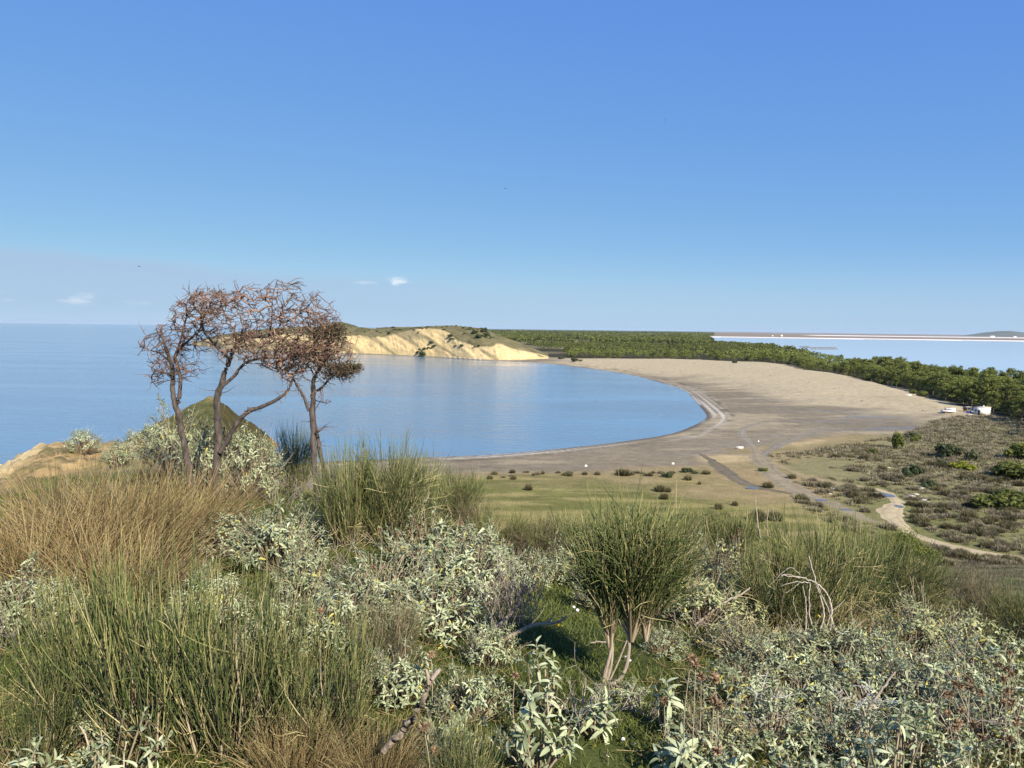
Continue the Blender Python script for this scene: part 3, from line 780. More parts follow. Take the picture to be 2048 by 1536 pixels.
# where pines stand: between the dunes and the lagoon, denser at the sand edge
def pine_spots():
    poly = np.vstack([FEDGE, [(430, 330), (330, 400)], plan([(1950, 766), (1850, 750), (1760, 737), (1700, 727), (1640, 714), (1570, 701), (1500, 693), (1450, 689)], .3), [(640, 2050), (300, 1700), (20, 1500), (40, 1150), (62, 960)]])
    sp = []
    x0, y0 = poly.min(0); x1, y1 = poly.max(0)
    rs = np.random.default_rng(11)
    c = rs.random((52000, 2)) * [x1 - x0, y1 - y0] + [x0, y0]
    s = sdf(poly, c[:, 0], c[:, 1])
    ang = np.abs(c[:, 0] / np.maximum(c[:, 1], 1)) < .80
    keep = (s > 1.5) & ang
    # clearings
    keep &= ~((fbm(c[:, 0] / 60, c[:, 1] / 60 + 5, 3) > .60) & (c[:, 1] > 900))
    c = c[keep]; s = s[keep]
    order = np.argsort(np.where(s < 10, 0, 1) + rs.random(len(c)) * .5)
    grid = {}
    for i in order:
        x, y = c[i]; md = 5.2 if s[i] < 12 else 6.2 + y / 900
        gx, gy = int(x // 8), int(y // 8); ok = True
        for a in (-1, 0, 1):
            for b in (-1, 0, 1):
                for (u, v) in grid.get((gx + a, gy + b), ()):
                    if (u - x) ** 2 + (v - y) ** 2 < md * md: ok = False
        if ok:
            grid.setdefault((gx, gy), []).append((x, y)); sp.append((x, y, s[i]))
    return np.array(sp)
SP = pine_spots()
rs = np.random.default_rng(5)
PH = (0.62 + .62 * rs.random(len(SP))) * np.where(SP[:, 1] < 420, 1.15, np.where(SP[:, 1] < 620, 1.0, .85)) * np.where(SP[:, 2] < 6, .85, 1.0)
_px = SP[:, 0] / SP[:, 1] * FPX + CX
PH = PH * np.interp(_px, [1440, 1490, 1530, 1600, 1640, 1690, 1740, 1800, 1860, 1900, 2050], [1.0, 1.15, 1.3, 1.1, .85, .85, 1.15, 1.2, 1.0, 1.05, 1.0])
SZ = height(SP[:, 0], SP[:, 1])
# hut, and things by it, need their place kept free
HUT = at_level(1966, 828, 2.9)
free = np.hypot(SP[:, 0] - HUT[0] - 1, SP[:, 1] - HUT[1]) > 6.2
free &= ~((np.abs(SP[:, 0] - HUT[0] * SP[:, 1] / HUT[1] + 1.5) < 4.2) & (SP[:, 1] < HUT[1]) & (SP[:, 1] > HUT[1] - 30))
SP, PH, SZ = SP[free], PH[free], SZ[free]
app = PH / SP[:, 1] * np.where(SP[:, 2] < 14, 1.6, 1.0)
inview = np.abs(SP[:, 0] / SP[:, 1]) < .68
app = np.where(inview, app, app * .1)
order = np.argsort(-app)
front = order[:290]
near_ids = set(front.tolist())
edge_ids = sorted([i for i in front if SP[i, 2] < 7.5], key=lambda i: math.hypot(SP[i, 0] - HUT[0], SP[i, 1] - HUT[1]))
edge_rank = {i: k for k, i in enumerate(edge_ids)}
ORD = lambda n: str(n) + ('th' if 10 <= n % 100 <= 20 else {1: 'st', 2: 'nd', 3: 'rd'}.get(n % 10, 'th'))
for i in front:
    x, y, s_ = SP[i]
    if i in edge_rank:
        k = edge_rank[i] + 1
        lab = 'green pine at the sand edge of the wood, closest to the white hut' if k == 1 else f'green pine at the sand edge of the wood, {ORD(k)} outward from the white hut'
    elif y < 340: lab = 'rounded green pine inside the wood behind the white hut'
    elif y < 480: lab = 'rounded green pine inside the wood between the wide sand slope and the lagoon'
    else: lab = 'small green pine inside the narrow wood at the far end of the beach'
    sc = PH[i]
    t = thing('pine_tree', lab, 'pine tree', (x, y, SZ[i] - .05), rs.random() * 6.28, (sc * (.9 + .3 * rs.random()),) * 2 + (sc,), 'pines of the shore wood')
    cm, tm = PINES[int(rs.integers(8))]
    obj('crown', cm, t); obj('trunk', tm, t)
# the rest of the wood, and the wide far wood, read as one mass
def pine_mass(pts, hs, zs, clumps, per, size):
    mb = MB(); n = len(pts)
    N = n * clumps * per
    tree = np.repeat(np.arange(n), clumps * per); cl = np.repeat(np.arange(n * clumps), per)
    rr = np.random.default_rng(9)
    a = rr.random(n * clumps) * 6.28; r = np.sqrt(rr.random(n * clumps)) * 3.4
    zc = 9.3 - .17 * r * r - rr.random(n * clumps) ** 2 * 3.4
    d = unit(rr.normal(size=(N, 3))) * (rr.random((N, 1)) ** .4)
    P = np.stack([np.cos(a) * r, np.sin(a) * r, zc], 1)[cl] + d * [1.1, 1.1, .7]
    P = P * hs[tree][:, None] + np.stack([pts[:, 0], pts[:, 1], zs], 1)[tree]
    tr = rr.random(n)
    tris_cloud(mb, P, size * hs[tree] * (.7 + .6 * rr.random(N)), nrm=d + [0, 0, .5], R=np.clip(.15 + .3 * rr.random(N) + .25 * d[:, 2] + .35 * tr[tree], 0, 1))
    return mb
rest = np.array([i for i in range(len(SP)) if i not in near_ids])
near_rest = rest[SP[rest, 1] < 900]; far_rest = rest[SP[rest, 1] >= 900]
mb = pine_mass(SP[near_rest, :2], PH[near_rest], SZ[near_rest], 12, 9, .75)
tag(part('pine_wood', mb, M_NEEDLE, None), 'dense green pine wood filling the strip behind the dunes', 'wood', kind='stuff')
mb = pine_mass(SP[far_rest, :2], PH[far_rest], SZ[far_rest], 7, 5, 1.2)
k = 5200
ff = np.stack([rs.random(k), rs.random(k)], 1)
fy = 1500 * (6200 / 1500) ** ff[:, 0]; fx = fy * (-0.06 + (.32) * ff[:, 1])
okf = (sdf(LAG, fx, fy) < -25) & (sdf(LAND, fx, fy) > 40) & (fbm(fx / 170, fy / 330 + 3, 3) < .57)
fx, fy = fx[okf], fy[okf]
mb2 = pine_mass(np.stack([fx, fy], 1), 1.0 + fy / 5000, np.full(len(fx), 2.0), 5, 4, 2.4)
for a in ('V',): pass
mb.add(np.vstack(mb2.V), np.vstack(mb2.Q), R=np.concatenate(mb2.R))
tag(part('far_wood', mb, M_NEEDLE, None), 'wide flat pine wood reaching to the horizon behind the headland', 'wood', kind='stuff')

# ------------------------------------------------------------------ rounded shrubs and rush tussocks of the plain
M_RUSH = plant_mat('rush', [(0, (.055, .050, .022)), (.5, (.13, .115, .055)), (1, (.24, .21, .11))], base=(.04, .035, .02), base_to=.6, trans=.1, obj_var=.35)
M_SCRUB = plant_mat('grey_scrub', [(0, (.10, .085, .05)), (.5, (.23, .195, .125)), (1, (.34, .295, .20))], base=(.06, .05, .03), base_to=.6, trans=.1, obj_var=.3)
M_BUSH = plant_mat('dark_bush', [(0, (.03, .045, .015)), (.5, (.06, .08, .03)), (1, (.11, .13, .05))], trans=.2, obj_var=.2)
def tussock_mb(seed, n=300, R=1.0, H=.9, w=.04):
    r_ = np.random.default_rng(seed); mb = MB()
    a = r_.random(n) * 6.28; rr = np.sqrt(r_.random(n)) * .55 * R
    b = np.stack([np.cos(a) * rr, np.sin(a) * rr, np.zeros(n)], 1)
    out = .05 + .30 * (rr / R) + .12 * r_.random(n)
    hh = H * (.80 + .25 * r_.random(n)) * np.sqrt(1.02 - .93 * (rr / (.55 * R)) ** 2)
    tip = b + np.stack([np.cos(a) * out * R, np.sin(a) * out * R, hh], 1) + r_.normal(size=(n, 3)) * .05
    blades(mb, b, tip, w, bend=np.stack([0 * a, 0 * a, hh * .12], 1))
    return mb
TUSS = [tussock_mb(s).mesh('blades', M_RUSH) for s in range(4)]
TUSG = [tussock_mb(s + 10, H=.7).mesh('blades', M_SCRUB) for s in range(3)]
def shrub_mb(seed, n=1500, size=.13, flat=.62, lobes=9):
    r_ = np.random.default_rng(seed); mb = MB()
    c = np.stack([r_.normal(size=lobes) * .38, r_.normal(size=lobes) * .38, .22 + .42 * r_.random(lobes)], 1)
    k = r_.integers(lobes, size=n)
    d = unit(r_.normal(size=(n, 3))) * r_.random((n, 1)) ** .45
    p = c[k] + d * np.array([.42, .42, .34]) * (.7 + .5 * (k % 3) / 2)[:, None]
    p[:, 2] = np.abs(p[:, 2]) * flat / .62
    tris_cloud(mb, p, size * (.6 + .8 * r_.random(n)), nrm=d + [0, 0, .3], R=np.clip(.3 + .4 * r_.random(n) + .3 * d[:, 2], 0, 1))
    return mb
def stem_mb(seed, n=9, r=.03):
    r_ = np.random.default_rng(seed); mb = MB()
    b = r_.normal(size=(n, 3)) * [.06, .06, 0]; e = np.stack([r_.normal(size=n) * .35, r_.normal(size=n) * .35, .35 + .3 * r_.random(n)], 1)
    tubes(mb, np.stack([b, (b + e) / 2 + [0, 0, .05], e], 1), np.array([[r, r * .7, r * .35]]), 4)
    return mb
SHRUB_STEM = stem_mb(1).mesh('stems', M_BARK)
M_PBUSH = plant_mat('pine_bush', [(0, (.035, .05, .011)), (.5, (.095, .115, .02)), (1, (.20, .21, .035))], trans=.2, obj_var=.2)
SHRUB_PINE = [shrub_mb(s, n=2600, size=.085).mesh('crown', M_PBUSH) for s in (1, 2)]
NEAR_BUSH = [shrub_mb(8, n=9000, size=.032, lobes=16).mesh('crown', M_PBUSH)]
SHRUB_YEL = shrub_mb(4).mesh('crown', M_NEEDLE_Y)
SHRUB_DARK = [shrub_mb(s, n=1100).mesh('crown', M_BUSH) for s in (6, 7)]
def plain_shrub(px, yb, wpx, hpx, meshes, label, name='shrub', cat='shrub', group=None, rz=None):
    g = ground_hit(px, yb)
    k = g[1] / FPX
    t = thing(name, label, cat, g - [0, 0, .03], random.random() * 6.28 if rz is None else rz, (wpx * k / 1.5, wpx * k / 1.5, hpx * k / 1.0), group)
    obj('crown', random.choice(meshes), t); obj('stems', SHRUB_STEM, t)
    return t
for a in [(1908, 917, 46, 34, SHRUB_DARK, 'large round dark green bush on the scrub plain'), (1888, 934, 22, 18, SHRUB_DARK, 'small dark bush beside the large round dark bush'),
          (1927, 938, 34, 16, [SHRUB_YEL], 'bright yellow-green bush among grey scrub'), (2035, 958, 100, 36, SHRUB_PINE, 'wide bright green pine bush at the right picture edge, middle of three'),
          (2040, 918, 56, 36, SHRUB_PINE, 'rounded green pine bush at the right picture edge, topmost of three'), (2006, 1014, 100, 36, SHRUB_PINE, 'spreading bright green pine bush above the gravel path, lowest of three'),
          (1795, 898, 24, 38, SHRUB_PINE, 'lopsided young pine bush alone on bare sand'), (1830, 884, 18, 16, SHRUB_PINE, 'cone-shaped low green bush beyond the lopsided young pine'),
          (1823, 876, 22, 12, SHRUB_DARK, 'low dark bush touching the cone-shaped bush'), (1745, 907, 24, 10, SHRUB_PINE, 'flat green bush on sand beside the young pine'),
          (1527, 942, 16, 8, SHRUB_PINE, 'small flat green bush next to the forked dirt track'), (1825, 951, 34, 24, SHRUB_DARK, 'dark green bush above the pale rock patches'),
          (1858, 974, 24, 16, SHRUB_DARK, 'low dark bush touching the pale rock patches'), (1378, 945, 22, 10, SHRUB_DARK, 'small green bush on the grass edge with the beach'),
          (1336, 955, 18, 12, SHRUB_DARK, 'small pale green bush on the short grass'), (1795, 772, 14, 10, SHRUB_DARK, 'lone dark bush on the open sand before the wood'),
          (1795, 1128, 105, 74, NEAR_BUSH, 'bright green leafy bush on the slope behind the olive broom'), (1152, 723, 14, 8, SHRUB_DARK, 'dark bush on sand beside the end of the yellow cliff'), (1122, 718, 9, 6, SHRUB_DARK, 'tiny dark bush at the foot of the yellow cliff end'), (1140, 713, 10, 6, SHRUB_DARK, 'small dark bush at the start of the wood by the cliff'), (1470, 726, 12, 8, SHRUB_DARK, 'dark bush on the crest of the far dune')]:
    plain_shrub(*a)
_r = np.random.default_rng(33); _e = smooth_line(FEDGE, 12)
for k in range(26):
    q = _e[_r.integers(len(_e))] + _r.normal(size=2) * 2.5 + np.array([-2.5, -2.5])
    if not .1 < q[0] / q[1] < .66 or abs(q[0] - HUT[0]) < 14: continue
    w = _r.uniform(1.4, 3.6)
    t = thing('young_pine', 'low young pine bush on the sand along the front of the wood', 'shrub', (q[0], q[1], gz(*q) - .05), _r.random() * 6, (w, w, w * _r.uniform(.7, 1.1)), 'young pines along the wood')
    obj('crown', SHRUB_PINE[k % 2] if k % 3 else SHRUB_DARK[k % 2], t); obj('stems', SHRUB_STEM, t)
# named tussocks on the grass, then the many in the scrub
def tussock(px, yb, wpx, hpx, label, meshes=TUSS, group='rush tussocks on the grass'):
    g = ground_hit(px, yb); k = g[1] / FPX
    t = thing('rush_tussock', label, 'grass tussock', g - [0, 0, .02], random.random() * 6.28, (wpx * k / 1.55,) * 2 + (hpx * k / .85,), group)
    o = obj('blades', random.choice(meshes), t); o['kind'] = 'stuff'
for (a, lab) in [((1320, 983, 26, 16), 'dark tussock touching a smaller one, at the middle of the grass'), ((1336, 984, 16, 12), 'smaller dark tussock touching a larger one at the middle of the grass'),
                 ((1328, 998, 20, 14), 'round dark tussock on the pale line in the grass'), ((1376, 960, 20, 12), 'dark tussock beyond the pair at the middle of the grass'),
                 ((1057, 980, 20, 14), 'single reddish-grey tussock on the grass beside the big broom'), ((1536, 975, 26, 14), 'dark tussock by the small puddle of the wet track'),
                 ((1025, 946, 14, 9), 'round tussock on tan sand beyond the big broom'), ((1247, 950, 42, 14), 'wide brown tussock patch on the rim of the grass'), ((1067, 951, 8, 6), 'tiny tussock on tan sand'),
                 ((1437, 1018, 22, 14), 'tussock behind the standing pale stems, farther of a pair'), ((1424, 1032, 24, 14), 'tussock behind the trunked broom, lower of a pair'), ((1450, 1034, 24, 14), 'tussock beside the lower one of a pair'),
                 ((1470, 1011, 14, 11), 'small dark tussock next to a pair'), ((1515, 1042, 40, 26), 'large dark tussock behind three standing pale stems'), ((1300, 952, 14, 9), 'brown tussock at the grass rim beyond the trunked broom'), ((1550, 1040, 40, 20), 'broad dark tussock beside the large one behind pale stems'),
                 ((1412, 948, 22, 9), 'low brown tussock on the grass rim towards the wet track'), ((1399, 969, 8, 8), 'tiny tussock alone on the grass')]:
    tussock(*a, lab)
_r = np.random.default_rng(44)
for k in range(26):
    a_ = _r.uniform(1085, 1345) if k < 18 else _r.uniform(975, 1090)
    tussock(a_, _r.uniform(944, 952) if k < 18 else _r.uniform(944, 962), _r.uniform(9, 20), _r.uniform(6, 9), 'small brown tussock in the row along the rim of the grass', TUSS if k % 2 else TUSG, 'tussock row on the grass rim')
rs = np.random.default_rng(21)
cand = []
def scatter_px(n, poly_px):
    p = np.array(poly_px, float); x0, y0 = p.min(0); x1, y1 = p.max(0)
    c = rs.random((n, 2)) * [x1 - x0, y1 - y0] + [x0, y0]
    return c[sdf(p, c[:, 0], c[:, 1]) > 0]
def plane_pts(pxy):
    pt = at_level(pxy[:, 0], pxy[:, 1], 2.3)
    return pt[:, :2]
# dense scrub: sampled over the plain itself
sx = rs.random(34000) * 230 + 10; sy = rs.random(34000) * 260 + 70
msk = sdf(SCRUBP, sx, sy) > -4
sx, sy = sx[msk], sy[msk]
dens = fbm(sx / 18 + 2, sy / 18, 3)
pix_y = (EYE - 2.3) / sy * FPX + 668; pix_x = sx / sy * FPX + CX
dw = .36 - .20 * sstep(880, 990, pix_y) - .12 * sstep(1600, 1900, pix_x) + .16 * sstep(1740, 1600, pix_x)
keep = dens + rs.random(len(sx)) * .22 > dw + .14
sx, sy = sx[keep], sy[keep]
sz = height(sx, sy)
# keep tracks and puddles clear
clear = np.ones(len(sx), bool)
for o in [o for o in COL.objects if o.name.split('.')[0] in ('dirt_track', 'wet_track', 'gravel_path', 'side_track', 'puddle')]:
    vv = np.array([v.co[:2] for v in o.data.vertices])[::3]
    for q in range(0, len(sx), 2000):
        dd = ((sx[q:q + 2000, None] - vv[None, :, 0]) ** 2 + (sy[q:q + 2000, None] - vv[None, :, 1]) ** 2).min(1)
        clear[q:q + 2000] &= dd > 1.7
clear &= sz < 6.5
sx, sy, sz = sx[clear], sy[clear], sz[clear]
ssz = (.7 + .8 * rs.random(len(sx)) ** 2) * (1 + .25 * sstep(100, 220, sy))
vis = ssz / sy * (np.abs(sx / sy) < .67)
order = np.argsort(-vis)
TOPN = 240
for i in order[:TOPN]:
    if sy[i] < 135: lab = 'brownish scrub tussock close to the gravel path'
    elif sy[i] < 190: lab = 'grey-brown scrub tussock on the middle of the scrub plain'
    else: lab = 'small scrub tussock on bare sand towards the white hut'
    t = thing('scrub_tussock', lab, 'grass tussock', (sx[i], sy[i], sz[i] - .02), rs.random() * 6.28, (ssz[i] * (.9 + .4 * rs.random()),) * 2 + (ssz[i] * (.75 + .4 * rs.random()),), 'tussocks of the scrub plain')
    o = obj('blades', (TUSS if rs.random() < .45 else TUSG)[int(rs.integers(3))], t); o['kind'] = 'stuff'
def mass_tuft(xs_, ys_, zs_, ss, n, w, mat, name, label, H=.8, spread=.75):
    mb = MB(); N = len(xs_); k = np.repeat(np.arange(N), n); M = N * n
    a = rs.random(M) * 6.28; rr = np.sqrt(rs.random(M)) * .6
    b = np.stack([np.cos(a) * rr, np.sin(a) * rr, np.zeros(M)], 1)
    tip = b + np.stack([np.cos(a) * (.08 + spread * rr * .6), np.sin(a) * (.08 + spread * rr * .6), H * (.75 + .3 * rs.random(M)) * np.sqrt(1.02 - 2.5 * rr * rr)], 1)
    S = ss[k][:, None]; O = np.stack([xs_, ys_, zs_ - .02], 1)[k]
    col = np.repeat(rs.random(N), n) * .6 + rs.random(M) * .4
    blades(mb, b * S + O, tip * S + O, w * ss[k], R=col)
    return tag(part(name, mb, mat, None), label, 'scrub', kind='stuff')
ri = order[TOPN:]
h1 = rs.random(len(ri)) < .35
mass_tuft(sx[ri[h1]], sy[ri[h1]], sz[ri[h1]], ssz[ri[h1]] * .9, 26, .08, M_RUSH, 'brown_scrub', 'low brown rush scrub covering the plain')
mass_tuft(sx[ri[~h1]], sy[ri[~h1]], sz[ri[~h1]], ssz[ri[~h1]] * .9, 26, .08, M_SCRUB, 'pale_scrub', 'low grey scrub covering the plain')
kx, ky, kz = [a_.ravel() for a_ in KNOLL]; ks = rs.integers(len(kx), size=1500); ks = ks[kz[ks] > 1.5]
mass_tuft(kx[ks], ky[ks], kz[ks], .18 + .35 * rs.random(len(ks)) ** 2, 22, .06, M_BUSH, 'knoll_scrub', 'low dark scrub and grass tufts on the pointed shore hill')
du = np.array([(a, b) for a, b in zip(rs.random(4000) * 330 + 40, rs.random(4000) * 600 + 250)])
du = du[(sdf(DUNE, du[:, 0], du[:, 1]) > 3)][:170]
mass_tuft(du[:, 0], du[:, 1], height(du[:, 0], du[:, 1]), .25 + .5 * rs.random(len(du)) ** 3, 26, .08, M_RUSH, 'dune_grass', 'sparse brown tufts scattered over the pale dune sand')
lx = rs.uniform(-17, -3, 1700); ly = rs.uniform(12.5, 33, 1700)
lk = (sdf(RIM, lx, ly) > .6) & (fbm(lx / 1.5, ly / 1.5, 3) + rs.random(1700) * .2 > .55); lx, ly = lx[lk], ly[lk]
mass_tuft(lx, ly, height(lx, ly), .10 + .22 * rs.random(len(lx)) ** 1.5, 30, .03, M_SCRUB, 'rim_scrub', 'dry grass and low scrub between the golden grass and the sandy rim', H=.8, spread=1.0)
# slope below us on the right
qx = rs.random(15000) * 80 - 2; qy = rs.random(15000) * 92 + 14
qk = (qx / qy > .10) & (qx / qy < .85) & (fbm(qx / 6, qy / 6 + 3, 3) + rs.random(15000) * .25 > .52)
qx, qy = qx[qk], qy[qk]
mass_tuft(qx, qy, height(qx, qy), (.16 + .30 * rs.random(len(qx)) ** 1.5) * (1 + qy / 120), 26, .03, M_SCRUB, 'slope_scrub', 'low grey-green scrub over the hillside below', H=.75, spread=1.0)

# ------------------------------------------------------------------ foreground plants: kinds
M_BROOM = plant_mat('broom_stems', [(0, (.03, .05, .014)), (.40, (.085, .12, .035)), (.70, (.16, .19, .06)), (.80, (.38, .33, .12)), (1, (.60, .52, .27))], base=(.20, .15, .085), base_to=.35, tip=(.34, .33, .13), trans=.05, obj_var=.12)
M_BROOM_D = plant_mat('old_broom_stems', [(0, (.08, .09, .035)), (.4, (.15, .15, .06)), (.7, (.26, .21, .12)), (1, (.42, .33, .22))], base=(.17, .12, .075), base_to=.5, trans=.12, obj_var=.12)
M_STRAW = plant_mat('dry_grass', [(0, (.17, .11, .045)), (.5, (.37, .265, .115)), (.85, (.58, .45, .23)), (1, (.18, .20, .06))], base=(.10, .07, .035), base_to=.5, trans=.2, obj_var=.14)
M_SAGE = plant_mat('sage_leaves', [(0, (.10, .125, .055)), (.4, (.27, .305, .165)), (.8, (.44, .475, .28)), (.93, (.54, .565, .36)), (.96, (.46, .42, .12)), (1, (.55, .48, .09))], trans=.08, rough=.8, spec=.15, obj_var=.12)
M_SAGE_O = plant_mat('old_sage_leaves', [(0, (.11, .125, .052)), (.4, (.29, .31, .15)), (.75, (.43, .45, .23)), (.9, (.52, .49, .24)), (1, (.58, .49, .12))], trans=.08, rough=.8, spec=.15, obj_var=.12)
M_WOODY = plant_mat('woody_stems', [(0, (.14, .105, .065)), (.5, (.28, .22, .14)), (1, (.44, .36, .25))], trans=0, rough=.9, obj_var=.12)
M_PALEWOOD = rough_mat('weathered_wood', (.27, .21, .155), (.48, .39, .30), 60, .9, .5, (1, 1, .2))
M_GREYTWIG = plant_mat('grey_twigs', [(0, (.15, .12, .09)), (.5, (.28, .235, .185)), (1, (.44, .38, .31))], trans=0, rough=.9, obj_var=.1)
M_TREEBARK = rough_mat('tree_bark', (.022, .018, .015), (.15, .118, .098), 16, .95, 1.0, (1, 1, .35))
M_TWIG = plant_mat('tree_twigs', [(0, (.075, .048, .036)), (.5, (.17, .105, .075)), (1, (.30, .19, .14))], trans=0, rough=.9, obj_var=.1)
M_LIMB = plant_mat('reddish_branches', [(0, (.14, .08, .055)), (.5, (.27, .155, .10)), (1, (.42, .26, .18))], trans=0, rough=.9, obj_var=.1)
M_DARKLEAF = plant_mat('dry_dark_leaves', [(0, (.03, .03, .014)), (.6, (.075, .065, .03)), (1, (.15, .115, .055))], trans=.1, obj_var=.1)
M_GRASS = plant_mat('short_grass', [(0, (.055, .080, .016)), (.5, (.125, .155, .034)), (.8, (.19, .205, .055)), (.9, (.36, .31, .13)), (1, (.44, .37, .19))], trans=.25, obj_var=0)
M_YELLOW = flat_mat('yellow_petals', (.70, .50, .03), .6)
M_WHITEP = flat_mat('white_petals', (.82, .80, .78), .6)
M_HEADB = plant_mat('seed_head', [(0, (.13, .085, .045)), (.5, (.27, .18, .10)), (1, (.42, .30, .19))], trans=.1)

def broom_mbs(seed, h=1.05, spread=.42, nmain=15, nst=640, rad=.0033, vase=False, wild=.20):
    r_ = np.random.default_rng(seed)
    wood, st = MB(), MB()
    a = r_.random(nmain) * 6.28; o = np.sqrt(r_.random(nmain)) * spread
    foot_ = .18 if vase else .55
    tipm = np.stack([np.cos(a) * o, np.sin(a) * o, h * (.45 + .3 * r_.random(nmain) - .15 * (o / spread) ** 2)], 1)
    b = np.stack([np.cos(a) * o * foot_, np.sin(a) * o * foot_, np.full(nmain, -.03)], 1)
    m1 = b + (tipm - b) * .35 + r_.normal(size=(nmain, 3)) * .03
    m2 = b + (tipm - b) * .7 + r_.normal(size=(nmain, 3)) * .03
    MP = np.stack([b, m1, m2, tipm], 1)
    MW = MP.copy()
    if vase: MW[..., :2] *= (.22 + .95 * np.clip(MW[..., 2:3] / h, 0, 1) ** .75)
    tubes(wood, MW, np.array([[.009, .007, .005, .003]]) * (.7 + .6 * r_.random((nmain, 1))), 5)
    k = r_.integers(nmain, size=nst); t = (.12 if vase else .0) + .9 * r_.random(nst)
    seg = np.clip((t * 3).astype(int), 0, 2); f = t * 3 - seg
    s0 = MP[k, seg] * (1 - f[:, None]) + MP[k, seg + 1] * f[:, None]
    s0 = s0 + r_.normal(size=(nst, 3)) * np.array([.05, .05, .01]) * (0.4 if vase else 1.0)
    az_ = np.arctan2(s0[:, 1], s0[:, 0]) + r_.normal(size=nst) * .8
    lean = .10 + .35 * np.hypot(s0[:, 0], s0[:, 1]) / spread + wild * np.abs(r_.normal(size=nst))
    L = h * (.22 + .50 * r_.random(nst) ** 1.2)
    d = unit(np.stack([np.cos(az_) * lean, np.sin(az_) * lean, np.ones(nst)], 1))
    out0 = np.stack([np.cos(az_), np.sin(az_), 0 * az_], 1) * .05 + r_.normal(size=(nst, 3)) * .018
    e = s0 + d * L[:, None]
    lim = h * (.80 + .25 * r_.random(nst) - .25 * (np.hypot(e[:, 0], e[:, 1]) / (spread * 1.3)) ** 2)
    e[:, 2] = np.minimum(e[:, 2], np.maximum(lim, s0[:, 2] + .05))
    tone = np.clip(r_.random(nst) * .85 + .15 * (r_.random(nst) < .25) + .12 * np.sin(k * 2.1), 0, 1)
    P = np.stack([s0, s0 + (e - s0) * .3 + out0 * .7, s0 + (e - s0) * .65 + out0 * .9, e + r_.normal(size=(nst, 3)) * .014], 1)
    if vase: P[..., :2] *= (.22 + .95 * np.clip(P[..., 2:3] / h, 0, 1) ** .75)
    tubes(st, P, np.array([[1.0, .95, .8, .45]]) * rad * (.65 + .6 * r_.random((nst, 1))), 3, R=tone)
    # forks: thinner side stems leaving the stems half way
    nf_ = nst // 2; q = r_.integers(nst, size=nf_)
    d2 = unit(P[q, 3] - P[q, 1]) + r_.normal(size=(nf_, 3)) * .28
    L2 = h * (.08 + .18 * r_.random(nf_))[:, None]
    e2 = P[q, 2] + unit(d2) * L2; e2[:, 2] = np.minimum(e2[:, 2], h * 1.06)
    tubes(st, np.stack([P[q, 2], (P[q, 2] + e2) / 2 + r_.normal(size=(nf_, 3)) * .006, e2], 1), np.array([[.7, .6, .35]]) * rad, 3, R=tone[q])
    # dry broken stems, some hanging, and straw round the foot
    nd = 6 if vase else nst // 7
    a3 = r_.random(nd) * 6.28; q3 = np.sqrt(r_.random(nd)) * spread * .8
    b3 = np.stack([np.cos(a3) * q3, np.sin(a3) * q3, h * .25 * r_.random(nd) if not vase else h * (.1 + .3 * r_.random(nd))], 1)
    d3 = unit(np.stack([np.cos(a3 + r_.normal(size=nd)) * .9, np.sin(a3 + r_.normal(size=nd)) * .9, .35 + .6 * r_.normal(size=nd)], 1))
    e3 = b3 + d3 * (h * (.12 + .3 * r_.random(nd)))[:, None]; e3[:, 2] = np.maximum(e3[:, 2], .01)
    tubes(st, np.stack([b3, (b3 + e3) / 2 + r_.normal(size=(nd, 3)) * .02, e3], 1), np.array([[.9, .8, .4]]) * rad, 3, R=.86 + .14 * r_.random(nd))
    return wood, st
def sage_sprigs(r_, n, R=.46, H=.52):
    """stem tips over an uneven low mound: positions, directions"""
    a = r_.random(n) * 6.28; q = np.sqrt(r_.random(n))
    prof_ = np.sqrt(np.clip(1 - (q * .94) ** 2, 0, 1))
    bump = .35 + 1.15 * fbm(np.cos(a) * q * 2.6 + 7 * R + r_.random() * 9, np.sin(a) * q * 2.6, 2)
    p = np.stack([np.cos(a) * q * R, np.sin(a) * q * R, (.08 + H * prof_ * bump) * (1 - .45 * r_.random(n) ** 2)], 1)
    d = unit(np.stack([np.cos(a) * (.25 + .9 * q), np.sin(a) * (.25 + .9 * q), .95 + .2 * r_.random(n)], 1) + r_.normal(size=(n, 3)) * .18)
    return p, d
def sage_leafset(r_, p, d, pairs=4, leaf=.062):
    """leaf pairs along each tip: base, direction, normal, length, width, droop"""
    n = len(p); out = []
    x = unit(np.cross(d, r_.normal(size=(n, 3)))); y = np.cross(d, x)
    for k in range(pairs):
        h = -.085 + .085 * (k + 1) / pairs
        side = x if k % 2 == 0 else y
        open_ = 1.1 - .22 * k
        for sgn in (-1, 1):
            dv = unit(side * sgn * open_ + d * (.45 + .2 * k) + r_.normal(size=(n, 3)) * .16)
            L = leaf * (1.12 - .16 * k) * (.75 + .5 * r_.random(n))
            out.append((p + d * h, dv, d + 0 * p, L, L * (.24 + .08 * r_.random(n)), .26 + .46 * r_.random(n) * (1 - .15 * k)))
    return [np.concatenate([o[i] for o in out]) for i in range(6)]
